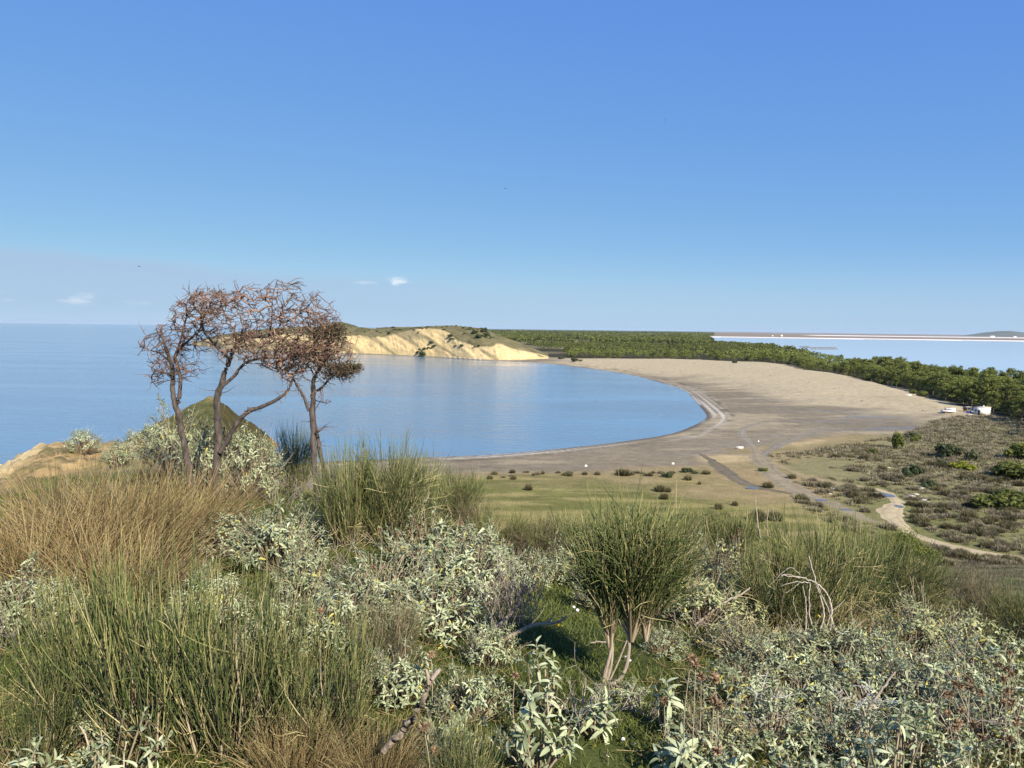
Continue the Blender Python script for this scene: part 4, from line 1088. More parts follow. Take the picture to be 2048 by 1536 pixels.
def sage_mbs(seed, n=120, R=.46, H=.54, pairs=4, leaf=.063, nseg=4, dry=.4):
    r_ = np.random.default_rng(seed)
    st, lf = MB(), MB()
    p, d = sage_sprigs(r_, n, R, H)
    b = np.stack([p[:, 0] * .18, p[:, 1] * .18, np.zeros(n)], 1)
    tubes(st, np.stack([b, b + (p - d * .1 - b) * .55 + r_.normal(size=(n, 3)) * .02, p - d * .05, p], 1), np.array([[.0045, .0035, .0028, .002]]), 4)
    nd = int(n * dry)                                   # bare dead stalks
    q = r_.integers(n, size=nd)
    e = p[q] + d[q] * (.04 + .16 * r_.random((nd, 1)) ** 2) + r_.normal(size=(nd, 3)) * .03
    tubes(st, np.stack([p[q] - d[q] * .15, p[q], e], 1), np.array([[.0028, .0022, .0014]]), 3, R=.8 + .2 * r_.random(nd))
    B, D, Nn, L, W, dr = sage_leafset(r_, p, d, pairs, leaf)
    tone = np.clip(.10 + .75 * r_.random(len(B)) + .12 * np.tile(r_.normal(size=n), pairs * 2), 0, .93)
    tone = np.where(r_.random(len(B)) < .03, .97 + .03 * r_.random(len(B)), tone)
    leaves(lf, B, D, Nn, L, W, dr, R=tone, nseg=nseg)
    return st, lf
def straw_mbs(seed, n=600, h=.85, spread=.36, lean=(.22, 0.0), rad=.0027):
    r_ = np.random.default_rng(seed); mb = MB()
    a = r_.random(n) * 6.28; q = np.sqrt(r_.random(n)) * spread
    b = np.stack([np.cos(a) * q, np.sin(a) * q, np.zeros(n)], 1)
    L = h * (.45 + .6 * r_.random(n))
    d = unit(np.stack([np.cos(a) * (.15 + q / spread * .55) + lean[0], np.sin(a) * (.15 + q / spread * .55) + lean[1], np.ones(n)], 1) + r_.normal(size=(n, 3)) * .36)
    e = b + d * L[:, None]
    g = np.stack([d[:, 0] * .25, d[:, 1] * .25, -.22 * np.ones(n)], 1) * L[:, None] * (.3 + .5 * r_.random((n, 1)))
    P = np.stack([b, b + (e - b) * .36 - g * .10, b + (e - b) * .7 + g * .12, e + g * .55], 1)
    tubes(mb, P, np.array([[1, .95, .8, .35]]) * rad * (.7 + .6 * r_.random((n, 1))), 3)
    return mb
def twig_tree(mb, r_, start, direction, length, rad, depth, splits=(2, 4), wander=.35, shrink=.62, up=.15):
    n = 5
    pts = [np.array(start, float)]; d = unit(np.array(direction, float))
    for i in range(n):
        d = unit(d + r_.normal(size=3) * wander * .45 + np.array([0, 0, up * .15]))
        pts.append(pts[-1] + d * length / n)
    pts = np.array(pts)
    tubes(mb, pts[None], np.linspace(rad, rad * .5, n + 1)[None], 5 if rad > .008 else 3)
    if depth > 0:
        for _ in range(int(r_.integers(splits[0], splits[1] + 1))):
            k = int(r_.integers(1, n + 1))
            dd = unit(unit(pts[k] - pts[k - 1]) + r_.normal(size=3) * .75)
            twig_tree(mb, r_, pts[k], dd, length * shrink * (.7 + .6 * r_.random()), rad * .6, depth - 1, splits, wander, shrink, up)
BROOMS = [[m_ for m_ in broom_mbs(s, wild=.16 + .06 * s)] for s in range(5)]
BROOMS = [(w.mesh('branches', M_WOODY), s.mesh('stems', M_BROOM)) for w, s in BROOMS]
FRONTB = [(w.mesh('branches', M_WOODY), s.mesh('stems', M_BROOM)) for w, s in [broom_mbs(s_, nst=430, rad=.0034, wild=.10 + .05 * (s_ % 3), nmain=12) for s_ in (40, 41, 42, 43)]]
BROOM_D = [(w.mesh('branches', M_WOODY), s.mesh('stems', M_BROOM_D)) for w, s in [broom_mbs(20, nst=480, wild=.4), broom_mbs(21, nst=400, wild=.45)]]
SAGES = [(a_.mesh('stems', M_WOODY), b_.mesh('foliage', M_SAGE)) for a_, b_ in [sage_mbs(s) for s in range(4)]]
SAGES_F = [(a_.mesh('stems', M_WOODY), b_.mesh('foliage', M_SAGE)) for a_, b_ in [sage_mbs(s + 50, n=175, leaf=.056, nseg=3, dry=.4) for s in range(4)]]
SAGES_O = [(a_.mesh('stems', M_WOODY), b_.mesh('foliage', M_SAGE_O)) for a_, b_ in [sage_mbs(s + 30, n=140, dry=.8, leaf=.054) for s in range(3)]]
STRAWS = [straw_mbs(s).mesh('blades', M_STRAW) for s in range(3)]
def size_at(px, yb, yt, wpx):
    g = ground_hit(px, yb); k = np.linalg.norm(g - [0, 0, EYE]) / FPX * math.cos(math.atan((yb - 660) / FPX))
    return g, (yb - yt) * k, wpx * k
def put_broom(px, yb, yt, w, label, var=None, old=False, name='broom_shrub'):
    front = yb > 1400
    g, h, ww = size_at(px, yb, yt, w)
    t = thing(name, label, 'shrub', g - [0, 0, .03], random.random() * 6.28, (ww / 1.08, ww / 1.08, h / (1.0 if front else .88)))
    wm, sm = random.choice(BROOM_D if old else FRONTB if front else BROOMS)
    obj('branches', wm, t); o = obj('stems', sm, t); o['kind'] = 'stuff'
    return t
def put_sage(px, yb, yt, w, label, old=False):
    g, h, ww = size_at(px, yb, yt, w)
    t = thing('sage_bush', label, 'shrub', g - [0, 0, .03], random.random() * 6.28, (ww / .80, ww / .80, h / .54))
    sm, fm = random.choice(SAGES_O if old else SAGES if yb > 1330 else SAGES_F)
    obj('stems', sm, t); o = obj('foliage', fm, t); o['kind'] = 'stuff'
    return t
def put_straw(px, yb, yt, w, label):
    g, h, ww = size_at(px, yb, yt, w)
    t = thing('dry_grass_clump', label, 'grass clump', g - [0, 0, .02], random.uniform(-.7, .7), (ww / .95, ww / .95, h / .85))
    o = obj('blades', random.choice(STRAWS), t); o['kind'] = 'stuff'
    return t

# ------------------------------------------------------------------ three wind-bent bare trees
def space_tree(trunks, blobs, seed, step=.075, di=.55, dk=.11, natt=900, wind=.30, iters=90):
    """trunks: list of (list of points, list of radii); blobs: (centre, radii, weight)"""
    r_ = np.random.default_rng(seed)
    nodes, par = [], []
    fixed = []
    for pts, rr in trunks:
        pts = np.array(pts); prev = -1
        if nodes:
            dd = np.linalg.norm(np.array(nodes) - pts[0], axis=1); j = int(dd.argmin())
            prev = j if dd[j] < .25 else -1
        sm = smooth_line(np.column_stack([pts, rr]), 4)
        for q in sm:
            nodes.append(q[:3]); par.append(prev); prev = len(nodes) - 1
        fixed.append(sm)
    nf = len(nodes)
    wts = np.array([b[2] for b in blobs]); wts = wts / wts.sum()
    kb = r_.choice(len(blobs), size=natt, p=wts)
    att = np.array([np.array(blobs[k][0]) + unit(r_.normal(size=3)) * (r_.random() ** .42) * np.array(blobs[k][1]) for k in kb])
    nodes = [np.array(n) for n in nodes]
    alive = np.ones(natt, bool)
    can = np.array([True] * nf)
    for it in range(iters):
        A = att[alive]
        if len(A) == 0: break
        NN = np.array(nodes)
        D = np.linalg.norm(A[:, None] - NN[None], axis=2)
        j = D.argmin(1); dm = D[np.arange(len(A)), j]
        g = {}
        for ai in np.where(dm < di)[0]:
            g.setdefault(int(j[ai]), []).append(A[ai] - NN[j[ai]])
        if not g: di *= 1.4; continue
        new = []
        for n_, vs_ in g.items():
            d = unit(np.sum([unit(v) for v in vs_], axis=0)) + r_.normal(size=3) * .28 + np.array([wind, 0, 0])
            q = NN[n_] + unit(d) * step * (.8 + .4 * r_.random())
            if par[n_] >= 0 and np.linalg.norm(q - NN[n_]) < .01: continue
            new.append((n_, q))
        for n_, q in new:
            nodes.append(q); par.append(n_)
        NQ = np.array([q for _, q in new])
        if len(NQ):
            dmin = np.linalg.norm(att[:, None] - NQ[None], axis=2).min(1)
            alive &= dmin > dk
    nodes = np.array(nodes); par = np.array(par)
    # thickness by pipe model
    load = np.zeros(len(nodes)); kids = np.bincount(par[par >= 0], minlength=len(nodes))
    load[kids == 0] = 1
    for i in range(len(nodes) - 1, -1, -1):
        if par[i] >= 0: load[par[i]] += load[i]
    rad = .0062 * np.power(np.maximum(load, 1), .47)
    return nodes, par, rad, nf, fixed, kids
def build_tree(name, label, trunks, blobs, seed, natt, leaf_blobs=(), thorns=1.2, **kw):
    nodes, par, rad, nf, fixed, kids = space_tree(trunks, blobs, seed, natt=natt, **kw)
    r_ = np.random.default_rng(seed + 50)
    base = nodes[0].copy()
    t = thing(name, label, 'tree', base)
    nodes = nodes - base
    main, br, tw = MB(), MB(), MB()
    limbs = []
    for k, sm in enumerate(fixed):
        P = sm[:, :3] - base; rr = sm[:, 3].copy()
        nn = len(P)
        rr = rr * .62
        wob = r_.normal(size=(nn, 3)) * (rr * .13)[:, None]; wob[0] = 0
        mb_ = main if k == 0 else MB()
        tubes(mb_, (P + wob)[None], (rr * (1 + .07 * r_.normal(size=nn)).clip(.85, 1.2))[None], 9, R=.5)
        # knots
        if k > 0: limbs.append(mb_)
    idx = np.arange(nf, len(nodes)); p_ = par[idx]
    thick = rad[idx] > .0085
    for msk, mb_, sd_ in ((thick, br, 5), (~thick, tw, 3)):
        if msk.any():
            ii = idx[msk]
            r1 = rad[ii]; r0 = np.where(p_[msk] < nf, np.minimum(rad[ii] * 1.15, .02), np.minimum(rad[p_[msk]], rad[ii] * 1.5))
            tubes(mb_, np.stack([nodes[p_[msk]], nodes[ii]], 1), np.stack([r0, r1], 1), sd_, R=np.clip(r_.random(len(ii)) * .6 + .4 * (nodes[ii][:, 2] > 2), 0, 1))
    # short stiff spur twigs
    n = int(len(idx) * thorns); k = r_.choice(idx, n)
    d = unit(nodes[k] - nodes[par[k]]) * .7 + r_.normal(size=(n, 3)) * .75; d = unit(d)
    L = (.03 + .10 * r_.random(n) ** 2)[:, None]
    L = np.where((r_.random(n) < .06)[:, None], L + .14, L)
    tubes(tw, np.stack([nodes[k], nodes[k] + d * L * .5 + r_.normal(size=(n, 3)) * .004, nodes[k] + d * L], 1), np.array([[.0036, .003, .0013]]), 3)
    # longer side twigs, each with its own spurs
    n2 = int(len(idx) * .6); k = r_.choice(idx, n2)
    d = unit(unit(nodes[k] - nodes[par[k]]) * .6 + r_.normal(size=(n2, 3)) * .6 + np.array([.70, 0, .08]))
    L = (.05 + .20 * r_.random(n2) ** 1.6)[:, None]
    bendv = r_.normal(size=(n2, 3)) * .035
    e1 = nodes[k] + d * L * .5 + bendv; e2 = nodes[k] + d * L + bendv * .4
    tubes(tw, np.stack([nodes[k], e1, e2], 1), np.array([[.0066, .0052, .0026]]), 3)
    for q, f in ((e1, .05), (e2, .06), ((e1 + e2) / 2, .05), ((nodes[k] + e1) / 2, .05)):
        dd = unit(d * .5 + r_.normal(size=(n2, 3)) * .8)
        tubes(tw, np.stack([q, q + dd * f * (.4 + 1.2 * r_.random((n2, 1)))], 1), np.array([[.0034, .0014]]), 3)
    # dead spurs up the trunk and limbs
    fx = np.vstack([sm[:, :3] for sm in fixed]) - base; nn = 110
    q = fx[r_.integers(len(fx), size=nn)]; q = q[q[:, 2] > .5]; nn = len(q)
    d = unit(r_.normal(size=(nn, 3)) + [.1, 0, .25]); L = (.06 + .28 * r_.random(nn) ** 2)[:, None]
    e1 = q + d * L * .55 + r_.normal(size=(nn, 3)) * .015
    tubes(tw, np.stack([q, e1, e1 + (d + r_.normal(size=(nn, 3)) * .4) * L * .5], 1), np.array([[.007, .0045, .002]]), 3)
    part('trunk', main, M_TREEBARK, t, True)
    for mb_ in limbs: part('limb', mb_, M_TREEBARK, t, True)
    if br.n: o = part('branches', br, M_LIMB, t, True, 'stuff')
    o = part('twigs', tw, M_TWIG, t, kind='stuff')
    if leaf_blobs:
        lf = MB()
        for c, rr, n in leaf_blobs:
            c = np.array(c) - base
            sub = 14
            cs = c + unit(r_.normal(size=(sub, 3))) * r_.random((sub, 1)) ** .5 * np.array(rr)
            for q in cs:
                m_ = n // sub
                d = unit(r_.normal(size=(m_, 3)))
                B = q + d * r_.random((m_, 1)) ** .5 * np.array(rr) * .42
                leaves(lf, B, d + r_.normal(size=(m_, 3)) * .5, r_.normal(size=(m_, 3)), .035 * (.7 + .6 * r_.random(m_)), .016, .25, nseg=2)
        part('leaves', lf, M_DARKLEAF, t, kind='stuff')
    return t
def tp(px, py, dep): return at_depth(px, py, dep)
def tl(pts, dep, rr):
    return [tp(a, b, dep + (p_[2] if len(p_) > 2 else 0)) for p_ in pts for a, b in [p_[:2]]], np.interp(np.linspace(0, 1, len(pts)), np.linspace(0, 1, len(rr)), rr)
PXM = lambda px, dep: px / FPX * dep
def blob(px, py, rx, ry, dep, rdep, w): return (tp(px, py, dep), (PXM(rx, dep), rdep, PXM(ry, dep)), w)
gL = ground_hit(378, 985); dL = gL[1]
gM = ground_hit(424, 1010); dM = gM[1]
gR = ground_hit(632, 985); dR = gR[1]
DL, DM, DR = 12.2, 11.6, 11.8
def foot(px, dep):                       # where a trunk stands
    x = (px - CX) / FPX * dep
    return [x, dep, gz(x, dep) - .05]
def trunk_from(px0, dep, pts, rr):
    P, r_ = tl(pts, dep, rr)
    return [np.array(foot(px0, dep))] + P, np.concatenate([[rr[0] * 1.25], r_])
build_tree('bare_tree', 'bare forked tree with pale reddish twigs, leftmost of the three bent trees',
    [trunk_from(378, DL, [(376, 930), (368, 888), (360, 842), (350, 808), (345, 780), (346, 745), (338, 715), (329, 689), (322, 668)], [.085, .075, .06, .045, .022]),
     (*tl([(352, 812), (359, 790), (361, 757), (355, 735), (349, 713), (365, 692), (388, 671), (402, 655)], DL, [.055, .045, .035, .018]),),
     (*tl([(349, 713, .1), (362, 680, .3), (366, 660, .3), (373, 631, .2), (374, 605, .2), (392, 587, .2)], DL, [.03, .022, .014]),),
     (*tl([(340, 722), (318, 706, -.2), (298, 700, -.3), (284, 692, -.3)], DL, [.022, .015, .008]),),
     (*tl([(345, 752), (314, 742, -.1), (303, 757, -.1), (312, 772, -.1)], DL, [.02, .014, .008]),)],
    [blob(330, 690, 50, 60, DL, .55, 1.0), blob(380, 630, 42, 55, DL, .55, 1.0), blob(372, 730, 34, 34, DL, .4, .35), blob(322, 740, 34, 26, DL, .4, .3), blob(420, 600, 45, 32, DL, .5, .7), blob(405, 670, 40, 40, DL, .4, .5)], 3, 1150)
build_tree('bare_tree', 'bare tree with a low limb reaching right, middle of the three bent trees',
    [trunk_from(432, DM, [(434, 945), (437, 885), (436, 838), (434, 795), (443, 769), (450, 744), (459, 720), (467, 698), (475, 684), (488, 677), (505, 674), (538, 672), (557, 656), (563, 634), (566, 610)], [.10, .085, .075, .065, .055, .045, .035, .022, .012]),
     (*tl([(445, 772), (468, 752), (486, 730), (508, 720), (535, 716), (581, 716), (612, 706)], DM, [.04, .035, .026, .014]),),
     (*tl([(440, 905), (471, 852), (497, 823), (529, 812), (557, 797), (575, 783), (583, 764), (590, 742)], DM - .05, [.058, .052, .044, .034, .02]),),
     (*tl([(459, 718), (430, 690, .2), (408, 662, .3), (407, 632, .3), (436, 617, .3), (470, 597, .3), (486, 572, .3)], DM, [.035, .03, .022, .012]),),
     (*tl([(540, 670), (544, 630, -.2), (545, 595, -.2), (554, 560, -.2)], DM, [.02, .014, .006]),),
     (*tl([(560, 648), (590, 634, .1), (618, 610, .1), (640, 582, .1)], DM, [.02, .014, .006]),)],
    [blob(450, 618, 78, 42, DM, .6, 1.2), blob(562, 610, 88, 44, DM, .6, 1.3), blob(610, 640, 62, 30, DM, .5, .7), blob(540, 690, 105, 30, DM, .6, 1.5), blob(500, 655, 80, 30, DM, .5, .8), blob(585, 745, 40, 24, DM, .4, .4), blob(500, 700, 80, 26, DM, .5, 1.0), blob(620, 690, 70, 40, DM, .5, 1.0)], 4, 2500)
build_tree('bare_tree', 'dark twin-stemmed tree with clumps of dry leaves, rightmost of the three bent trees',
    [trunk_from(632, DR, [(630, 950), (627, 885), (624, 822), (627, 784), (628, 758), (640, 735), (656, 715)], [.075, .07, .062, .045, .03]),
     (np.array([foot(652, DR + .15)] + [list(tp(a, b, DR + .1)) for a, b in [(648, 945), (638, 890), (628, 840)]]), np.array([.06, .055, .05, .045])),
     (*tl([(618, 822), (606, 791), (593, 769), (580, 748), (560, 738)], DR, [.038, .03, .018]),),
     (*tl([(634, 782), (648, 771), (660, 757), (680, 745), (700, 740)], DR, [.03, .02, .01]),),
     (*tl([(627, 800), (652, 806, -.1), (664, 802, -.1)], DR, [.014, .006]),), (*tl([(626, 868), (640, 862, -.1), (650, 852, -.1)], DR, [.018, .008]),)],
    [blob(640, 705, 66, 44, DR, .6, 1.4), blob(600, 700, 55, 40, DR, .6, 1.0), blob(675, 738, 42, 22, DR, .5, .8), blob(640, 655, 50, 26, DR, .5, .8), blob(560, 725, 50, 26, DR, .5, .6)], 5, 1700,
    leaf_blobs=[(tp(676, 738, DR), (PXM(38, DR), .35, PXM(20, DR)), 1700), (tp(655, 668, DR), (PXM(34, DR), .35, PXM(24, DR)), 1300), (tp(640, 712, DR), (PXM(40, DR), .3, PXM(18, DR)), 500)])

# ------------------------------------------------------------------ foreground plants: where they grow
for a in [(300, 1490, 1060, 300, 'dense green broom with tall straight stems, front and left of the view'), (470, 1505, 1075, 300, 'tall green broom with yellow-tipped stems beside the front stump'),
          (165, 1440, 1110, 240, 'green broom standing before the golden grass'), (640, 1500, 1160, 260, 'open green broom of tall yellowish stems just left of the stump'), (60, 1536, 1290, 200, 'low broom clump in the lower left corner'), (930, 1600, 1400, 170, 'broom stems leaning over the sage below the stump'),
          (700, 1095, 885, 120, 'slim green broom touching the dark-leaved tree'), (775, 1095, 872, 170, 'big dome of dark green broom right of the three trees'), (840, 1085, 905, 130, 'green broom side dome against the water'), (915, 1040, 930, 120, 'short bright broom at the right end of the broom dome'),
          (1620, 1262, 1022, 190, 'tall green broom around the bundle of dead branches'), (1545, 1255, 1070, 130, 'broom beside the sage, left of the dead branches'), (1700, 1245, 1050, 150, 'broom behind the curved pale stem'), (1790, 1230, 1075, 150, 'olive broom in front of the bright green bush'), (1850, 1215, 1120, 110, 'small broom at the right end of the broom row'),
          (2040, 1310, 1180, 120, 'dark broom at the right picture edge'), (1440, 1085, 1030, 100, 'small distant broom behind the trunked broom'), (1215, 1075, 1010, 100, 'low broom on the brow beyond the trunked broom'), (1380, 1100, 1020, 110, 'low broom on the brow near the standing stems'), (588, 985, 850, 80, 'small feathery broom between the two right trees'),
          (1005, 1110, 1005, 110, 'upright broom on the brow right of the broom dome'), (1130, 1120, 1010, 120, 'loose broom on the brow left of the trunked broom'), (1335, 1125, 1005, 120, 'tall broom on the brow just right of the trunked broom'), (1460, 1140, 1020, 130, 'broom on the brow beneath the three standing stems'), (1400, 1110, 1010, 90, 'thin broom on the brow behind the yellowish sage')]:
    put_broom(*a)
for a in [(1070, 1120, 1025, 120, 'brownish broom alone on the brow, before the grass plain'), (955, 1080, 985, 90, 'reddish dry broom next to the broom dome'), (520, 1425, 1230, 200, 'drying broom tuft at the feet of the tall front brooms'), (770, 1330, 1180, 160, 'spreading dry broom in front of the big sage mound'), (1900, 1200, 1130, 110, 'old grey broom on the open slope'), (1960, 1240, 1150, 110, 'old brown broom on the slope near the picture edge')]:
    put_broom(*a, old=True)
for a in [(470, 1110, 1030, 150, 'pale sage bush behind the front brooms'), (560, 1135, 1020, 170, 'pale sage bush under the bare trees'), (620, 1090, 1000, 90, 'small sage bush beside the broom dome'), (610, 1215, 1100, 130, 'sage bush in the shade between two sage mounds'),
          (850, 1150, 1035, 200, 'top bush of the big sage mound right of the broom dome'), (930, 1200, 1070, 200, 'sage bush on the right shoulder of the big sage mound'), (760, 1230, 1110, 220, 'sage bush on the left shoulder of the big sage mound'), (870, 1270, 1150, 220, 'lower middle bush of the big sage mound'), (690, 1290, 1170, 180, 'sage bush at the lower left end of the big mound'), (1000, 1180, 1090, 120, 'sage bush at the right tip of the big mound'),
          (980, 1330, 1230, 110, 'small sage sprig clump below the dead shrub'), (470, 920, 865, 90, 'sage bush at the foot of the middle bare tree'), (520, 950, 880, 80, 'sage bush right of the middle bare tree'), (300, 905, 850, 80, 'sage bush on the rim left of the bare trees'), (165, 905, 868, 60, 'small sage bush on the sandy rim'), (240, 930, 890, 60, 'small sage bush by the grass patch on the rim'),
          (30, 1260, 1150, 150, 'grey sage bush at the left picture edge'), (1160, 1140, 1085, 100, 'low sage bush beside the grassy gap'), (1190, 1220, 1130, 80, 'upright sage bush at the right side of the grassy gap'), (1330, 1310, 1250, 90, 'sage sprigs right of the broom trunks'), (1240, 1400, 1350, 110, 'low sage at the foot of the broom trunks'), (640, 1440, 1330, 110, 'sage leaves showing through the front brooms'), (120, 1260, 1170, 90, 'sage tuft beneath the golden grass'), (1045, 1185, 1100, 110, 'sage bush above the dead shrub'), (1110, 1165, 1085, 90, 'sage bush at the top of the grassy gap'), (1285, 1200, 1095, 110, 'sage bush behind the crown of the trunked broom'), (1175, 1180, 1100, 80, 'sage bush beside the trunked broom, at the top of the gap'), (960, 1140, 1050, 110, 'sage bush behind the right tip of the big mound'),
          (420, 1250, 1150, 150, 'sage bush showing between the front brooms and the pale sage'), (560, 1300, 1200, 160, 'sage bush behind the open front broom'), (800, 1400, 1290, 160, 'sage bush behind the stump'), (940, 1440, 1330, 150, 'sage bush between stump and leafy middle sage'), (380, 1420, 1320, 150, 'shaded sage inside the front brooms'), (160, 1500, 1400, 150, 'sage bush below the left front broom'), (890, 1520, 1420, 140, 'low sage at the bottom edge right of the stump'),
          (350, 950, 838, 110, 'grey sage round the foot of the left bare tree'), (425, 985, 862, 110, 'grey sage round the foot of the middle bare tree'), (500, 1000, 880, 120, 'sage bush between middle and right bare trees')]:
    put_sage(*a)
for a in [(1360, 1170, 1070, 130, 'yellowish sage bush behind the trunked broom'), (1430, 1190, 1080, 150, 'yellowish sage bush on the brow with seed stalks'), (1400, 1250, 1150, 170, 'dry sage bush right of the trunked broom'), (1490, 1240, 1150, 110, 'dry sage bush left of the tall right broom'), (1500, 1320, 1240, 170, 'sage bush below the bundle of dead branches'), (1610, 1340, 1255, 190, 'yellowing sage bush in the middle of the right sage bank'), (1730, 1330, 1250, 180, 'sage bush under the curved pale stem'), (1840, 1320, 1210, 170, 'sage bush with yellow flowers below the olive broom'), (1920, 1300, 1225, 150, 'sage bush on the open slope with yellow flowers'), (1990, 1380, 1270, 170, 'brownish sage bush at the right edge with seed heads'),
          (1480, 1420, 1320, 180, 'sage bush in the lower sage bank beside the seed stalks'), (1600, 1430, 1330, 190, 'sage bush with a yellow flower in the lower bank'), (1730, 1420, 1320, 190, 'sage bush round the silvery dead branch'), (1860, 1430, 1310, 190, 'sage bush right of the silvery dead branch'), (1990, 1480, 1370, 190, 'sage bush under many brown seed heads'),
          (1420, 1500, 1400, 150, 'sage bush around the tall seed stalks'), (1540, 1500, 1400, 170, 'sage bush just above the bottom row, left part'), (1680, 1510, 1410, 180, 'sage bush just above the bottom row, middle part'), (1830, 1510, 1400, 180, 'sage bush just above the bottom row, right part'), (1930, 1420, 1320, 150, 'sage bush between the seed heads and the open slope'), (1560, 1360, 1270, 150, 'sage bush under the left end of the dead branches'), (1680, 1370, 1270, 170, 'sage bush straight below the dead branches'), (1790, 1370, 1270, 160, 'sage bush below the brown grass tuft')]:
    put_sage(*a, old=a[0] < 1480 or a[1] < 1350)
for a in [(90, 1190, 985, 210, 'golden dry grass clump at the left picture edge'), (190, 1150, 905, 210, 'tall golden grass clump in front of the sandy rim'), (300, 1120, 910, 200, 'golden grass clump left of the bare trees'), (385, 1080, 905, 160, 'golden grass clump at the foot of the bare trees'), (30, 1140, 1000, 130, 'thin pale grass clump on the cliff edge'), (250, 1210, 1010, 200, 'golden grass clump just behind the front broom'), (130, 1070, 920, 130, 'pale grass clump near the sandy path'), (965, 1080, 1010, 60, 'orange dry grass tuft beside the big sage mound'), (1750, 1285, 1230, 80, 'brown dry grass tuft beneath the olive broom'), (590, 1560, 1380, 160, 'dry straw tuft by the stump'), (760, 1570, 1400, 150, 'dry straw tuft under the stump')]:
    put_straw(*a)
# sage plants close to the lens: every leaf is its own piece
LEAF = []
for k in range(6):
    mb = MB(); leaves(mb, [[0, 0, 0]], [[1, 0, 0]], [[0, 0, 1.0]], 1.0, .23 + .045 * (k % 3), .26 + .11 * k, .22, R=[.15 + .14 * k], nseg=5)
    LEAF.append(mb.mesh('leaf', M_SAGE, True))
def close_sage(px, yb, yt, w, label, nspr, leaf, pairs=4, seed=1):
    g, h, ww = size_at(px, yb, yt, w)
    r_ = np.random.default_rng(seed)
    t = thing('leafy_sage', label, 'shrub', g - [0, 0, .02], 0)
    p, d = sage_sprigs(r_, nspr, ww / 2, h * .9)
    st = MB(); b = np.stack([p[:, 0] * .2, p[:, 1] * .2, np.zeros(nspr)], 1)
    tubes(st, np.stack([b, b + (p - b) * .5 + r_.normal(size=(nspr, 3)) * .015, p - d * .04, p], 1), np.array([[.0055, .0045, .0035, .0025]]), 6)
    part('stems', st, M_WOODY, t, True)
    B, D, Nn, L, W, dr = sage_leafset(r_, p, d, pairs, leaf)
    for i in range(len(B)):
        x = D[i] / np.linalg.norm(D[i]); y = np.cross(Nn[i], x); y /= np.linalg.norm(y) + 1e-9; z = np.cross(x, y)
        o = obj('leaf', LEAF[int(r_.integers(6))], t)
        o.matrix_local = Matrix(((x[0] * L[i], y[0] * L[i], z[0] * L[i], B[i][0]), (x[1] * L[i], y[1] * L[i], z[1] * L[i], B[i][1]), (x[2] * L[i], y[2] * L[i], z[2] * L[i], B[i][2]), (0, 0, 0, 1)))
    return t
for k, a in enumerate([(1085, 1430, 1290, 130, 'broad-leaved upright sage beside the grassy gap', 16, .054), (1070, 1545, 1370, 180, 'leafy sage at the lower middle of the picture', 30, .054), (1190, 1470, 1400, 90, 'small leafy sage below the broom trunks', 10, .07),
                       (220, 1620, 1470, 260, 'large-leaved sage at the bottom edge under the front brooms', 30, .054), (60, 1630, 1500, 170, 'large-leaved sage in the lower left corner', 19, .054), (1790, 1600, 1450, 250, 'drooping pale sage at the bottom edge, below the silvery branch', 42, .054), (1640, 1600, 1500, 190, 'leafy sage at the bottom edge left of the drooping sage', 28, .052),
                       (1470, 1600, 1500, 170, 'leafy sage at the bottom edge near the seed stalks', 26, .052), (1950, 1600, 1490, 200, 'leafy sage in the lower right corner', 28, .052), (1370, 1560, 1450, 120, 'sage at the foot of the tall seed stalks', 14, .075), (1330, 1470, 1390, 100, 'low sage between the grass and the seed stalks', 12, .07)]):
    close_sage(*a, seed=60 + k)

# ------------------------------------------------------------------ single foreground features
def curve_px(pts, dep, rr, sides=7, mb=None, n=6, jit=.0):
    P = np.array([at_depth(p[0], p[1], dep + (p[2] if len(p) > 2 else 0)) for p in pts])
    sm = smooth_line(P, n)
    r_ = np.interp(np.linspace(0, 1, len(sm)), np.linspace(0, 1, len(rr)), rr)
    mb = mb or MB()
    sm = sm + RNG.normal(size=sm.shape) * jit
    tubes(mb, sm[None], r_[None], sides, R=.6)
    return mb
def rel(mb, base):
    mb.V = [v - np.asarray(base) for v in mb.V]
    return mb
# broom on bare trunks beside the grassy gap
g = ground_hit(1212, 1372); d0 = g[1]
t = thing('trunked_broom', 'tall green broom standing on thin bare trunks beside the grassy gap', 'shrub', g)
for pts, rr in [([(1205, 1374), (1212, 1340), (1220, 1310), (1223, 1285), (1221, 1268)], [.016, .011, .009, .008]), ([(1209, 1374), (1221, 1335), (1225, 1300), (1222, 1272), (1216, 1255)], [.011, .008, .007, .006]),
                ([(1216, 1372), (1238, 1360), (1252, 1335), (1258, 1300), (1258, 1272), (1266, 1255)], [.013, .011, .010, .009]), ([(1258, 1276), (1250, 1258), (1238, 1240), (1222, 1200)], [.008, .006, .004]), ([(1216, 1368), (1236, 1325), (1250, 1290), (1262, 1262)], [.006, .005, .004])]:
    part('trunk', rel(curve_px(pts, d0, rr), g), M_PALEWOOD, t, True)
for (cx, cyb, cyt, w, sd_) in [(1220, 1285, 985, 115, 71), (1262, 1272, 950, 165, 72), (1292, 1272, 970, 120, 73)]:
    b_ = at_depth(cx, cyb, d0); k = d0 / FPX
    wm, sm_ = broom_mbs(sd_, h=(cyb - cyt) * k * 1.04, spread=w * k * .62, nmain=13, nst=560, rad=.0028, vase=True)
    o = part('branches', wm, M_WOODY, t); o.location = b_ - g
    o = part('stems', sm_, M_BROOM, t, kind='stuff'); o.location = b_ - g
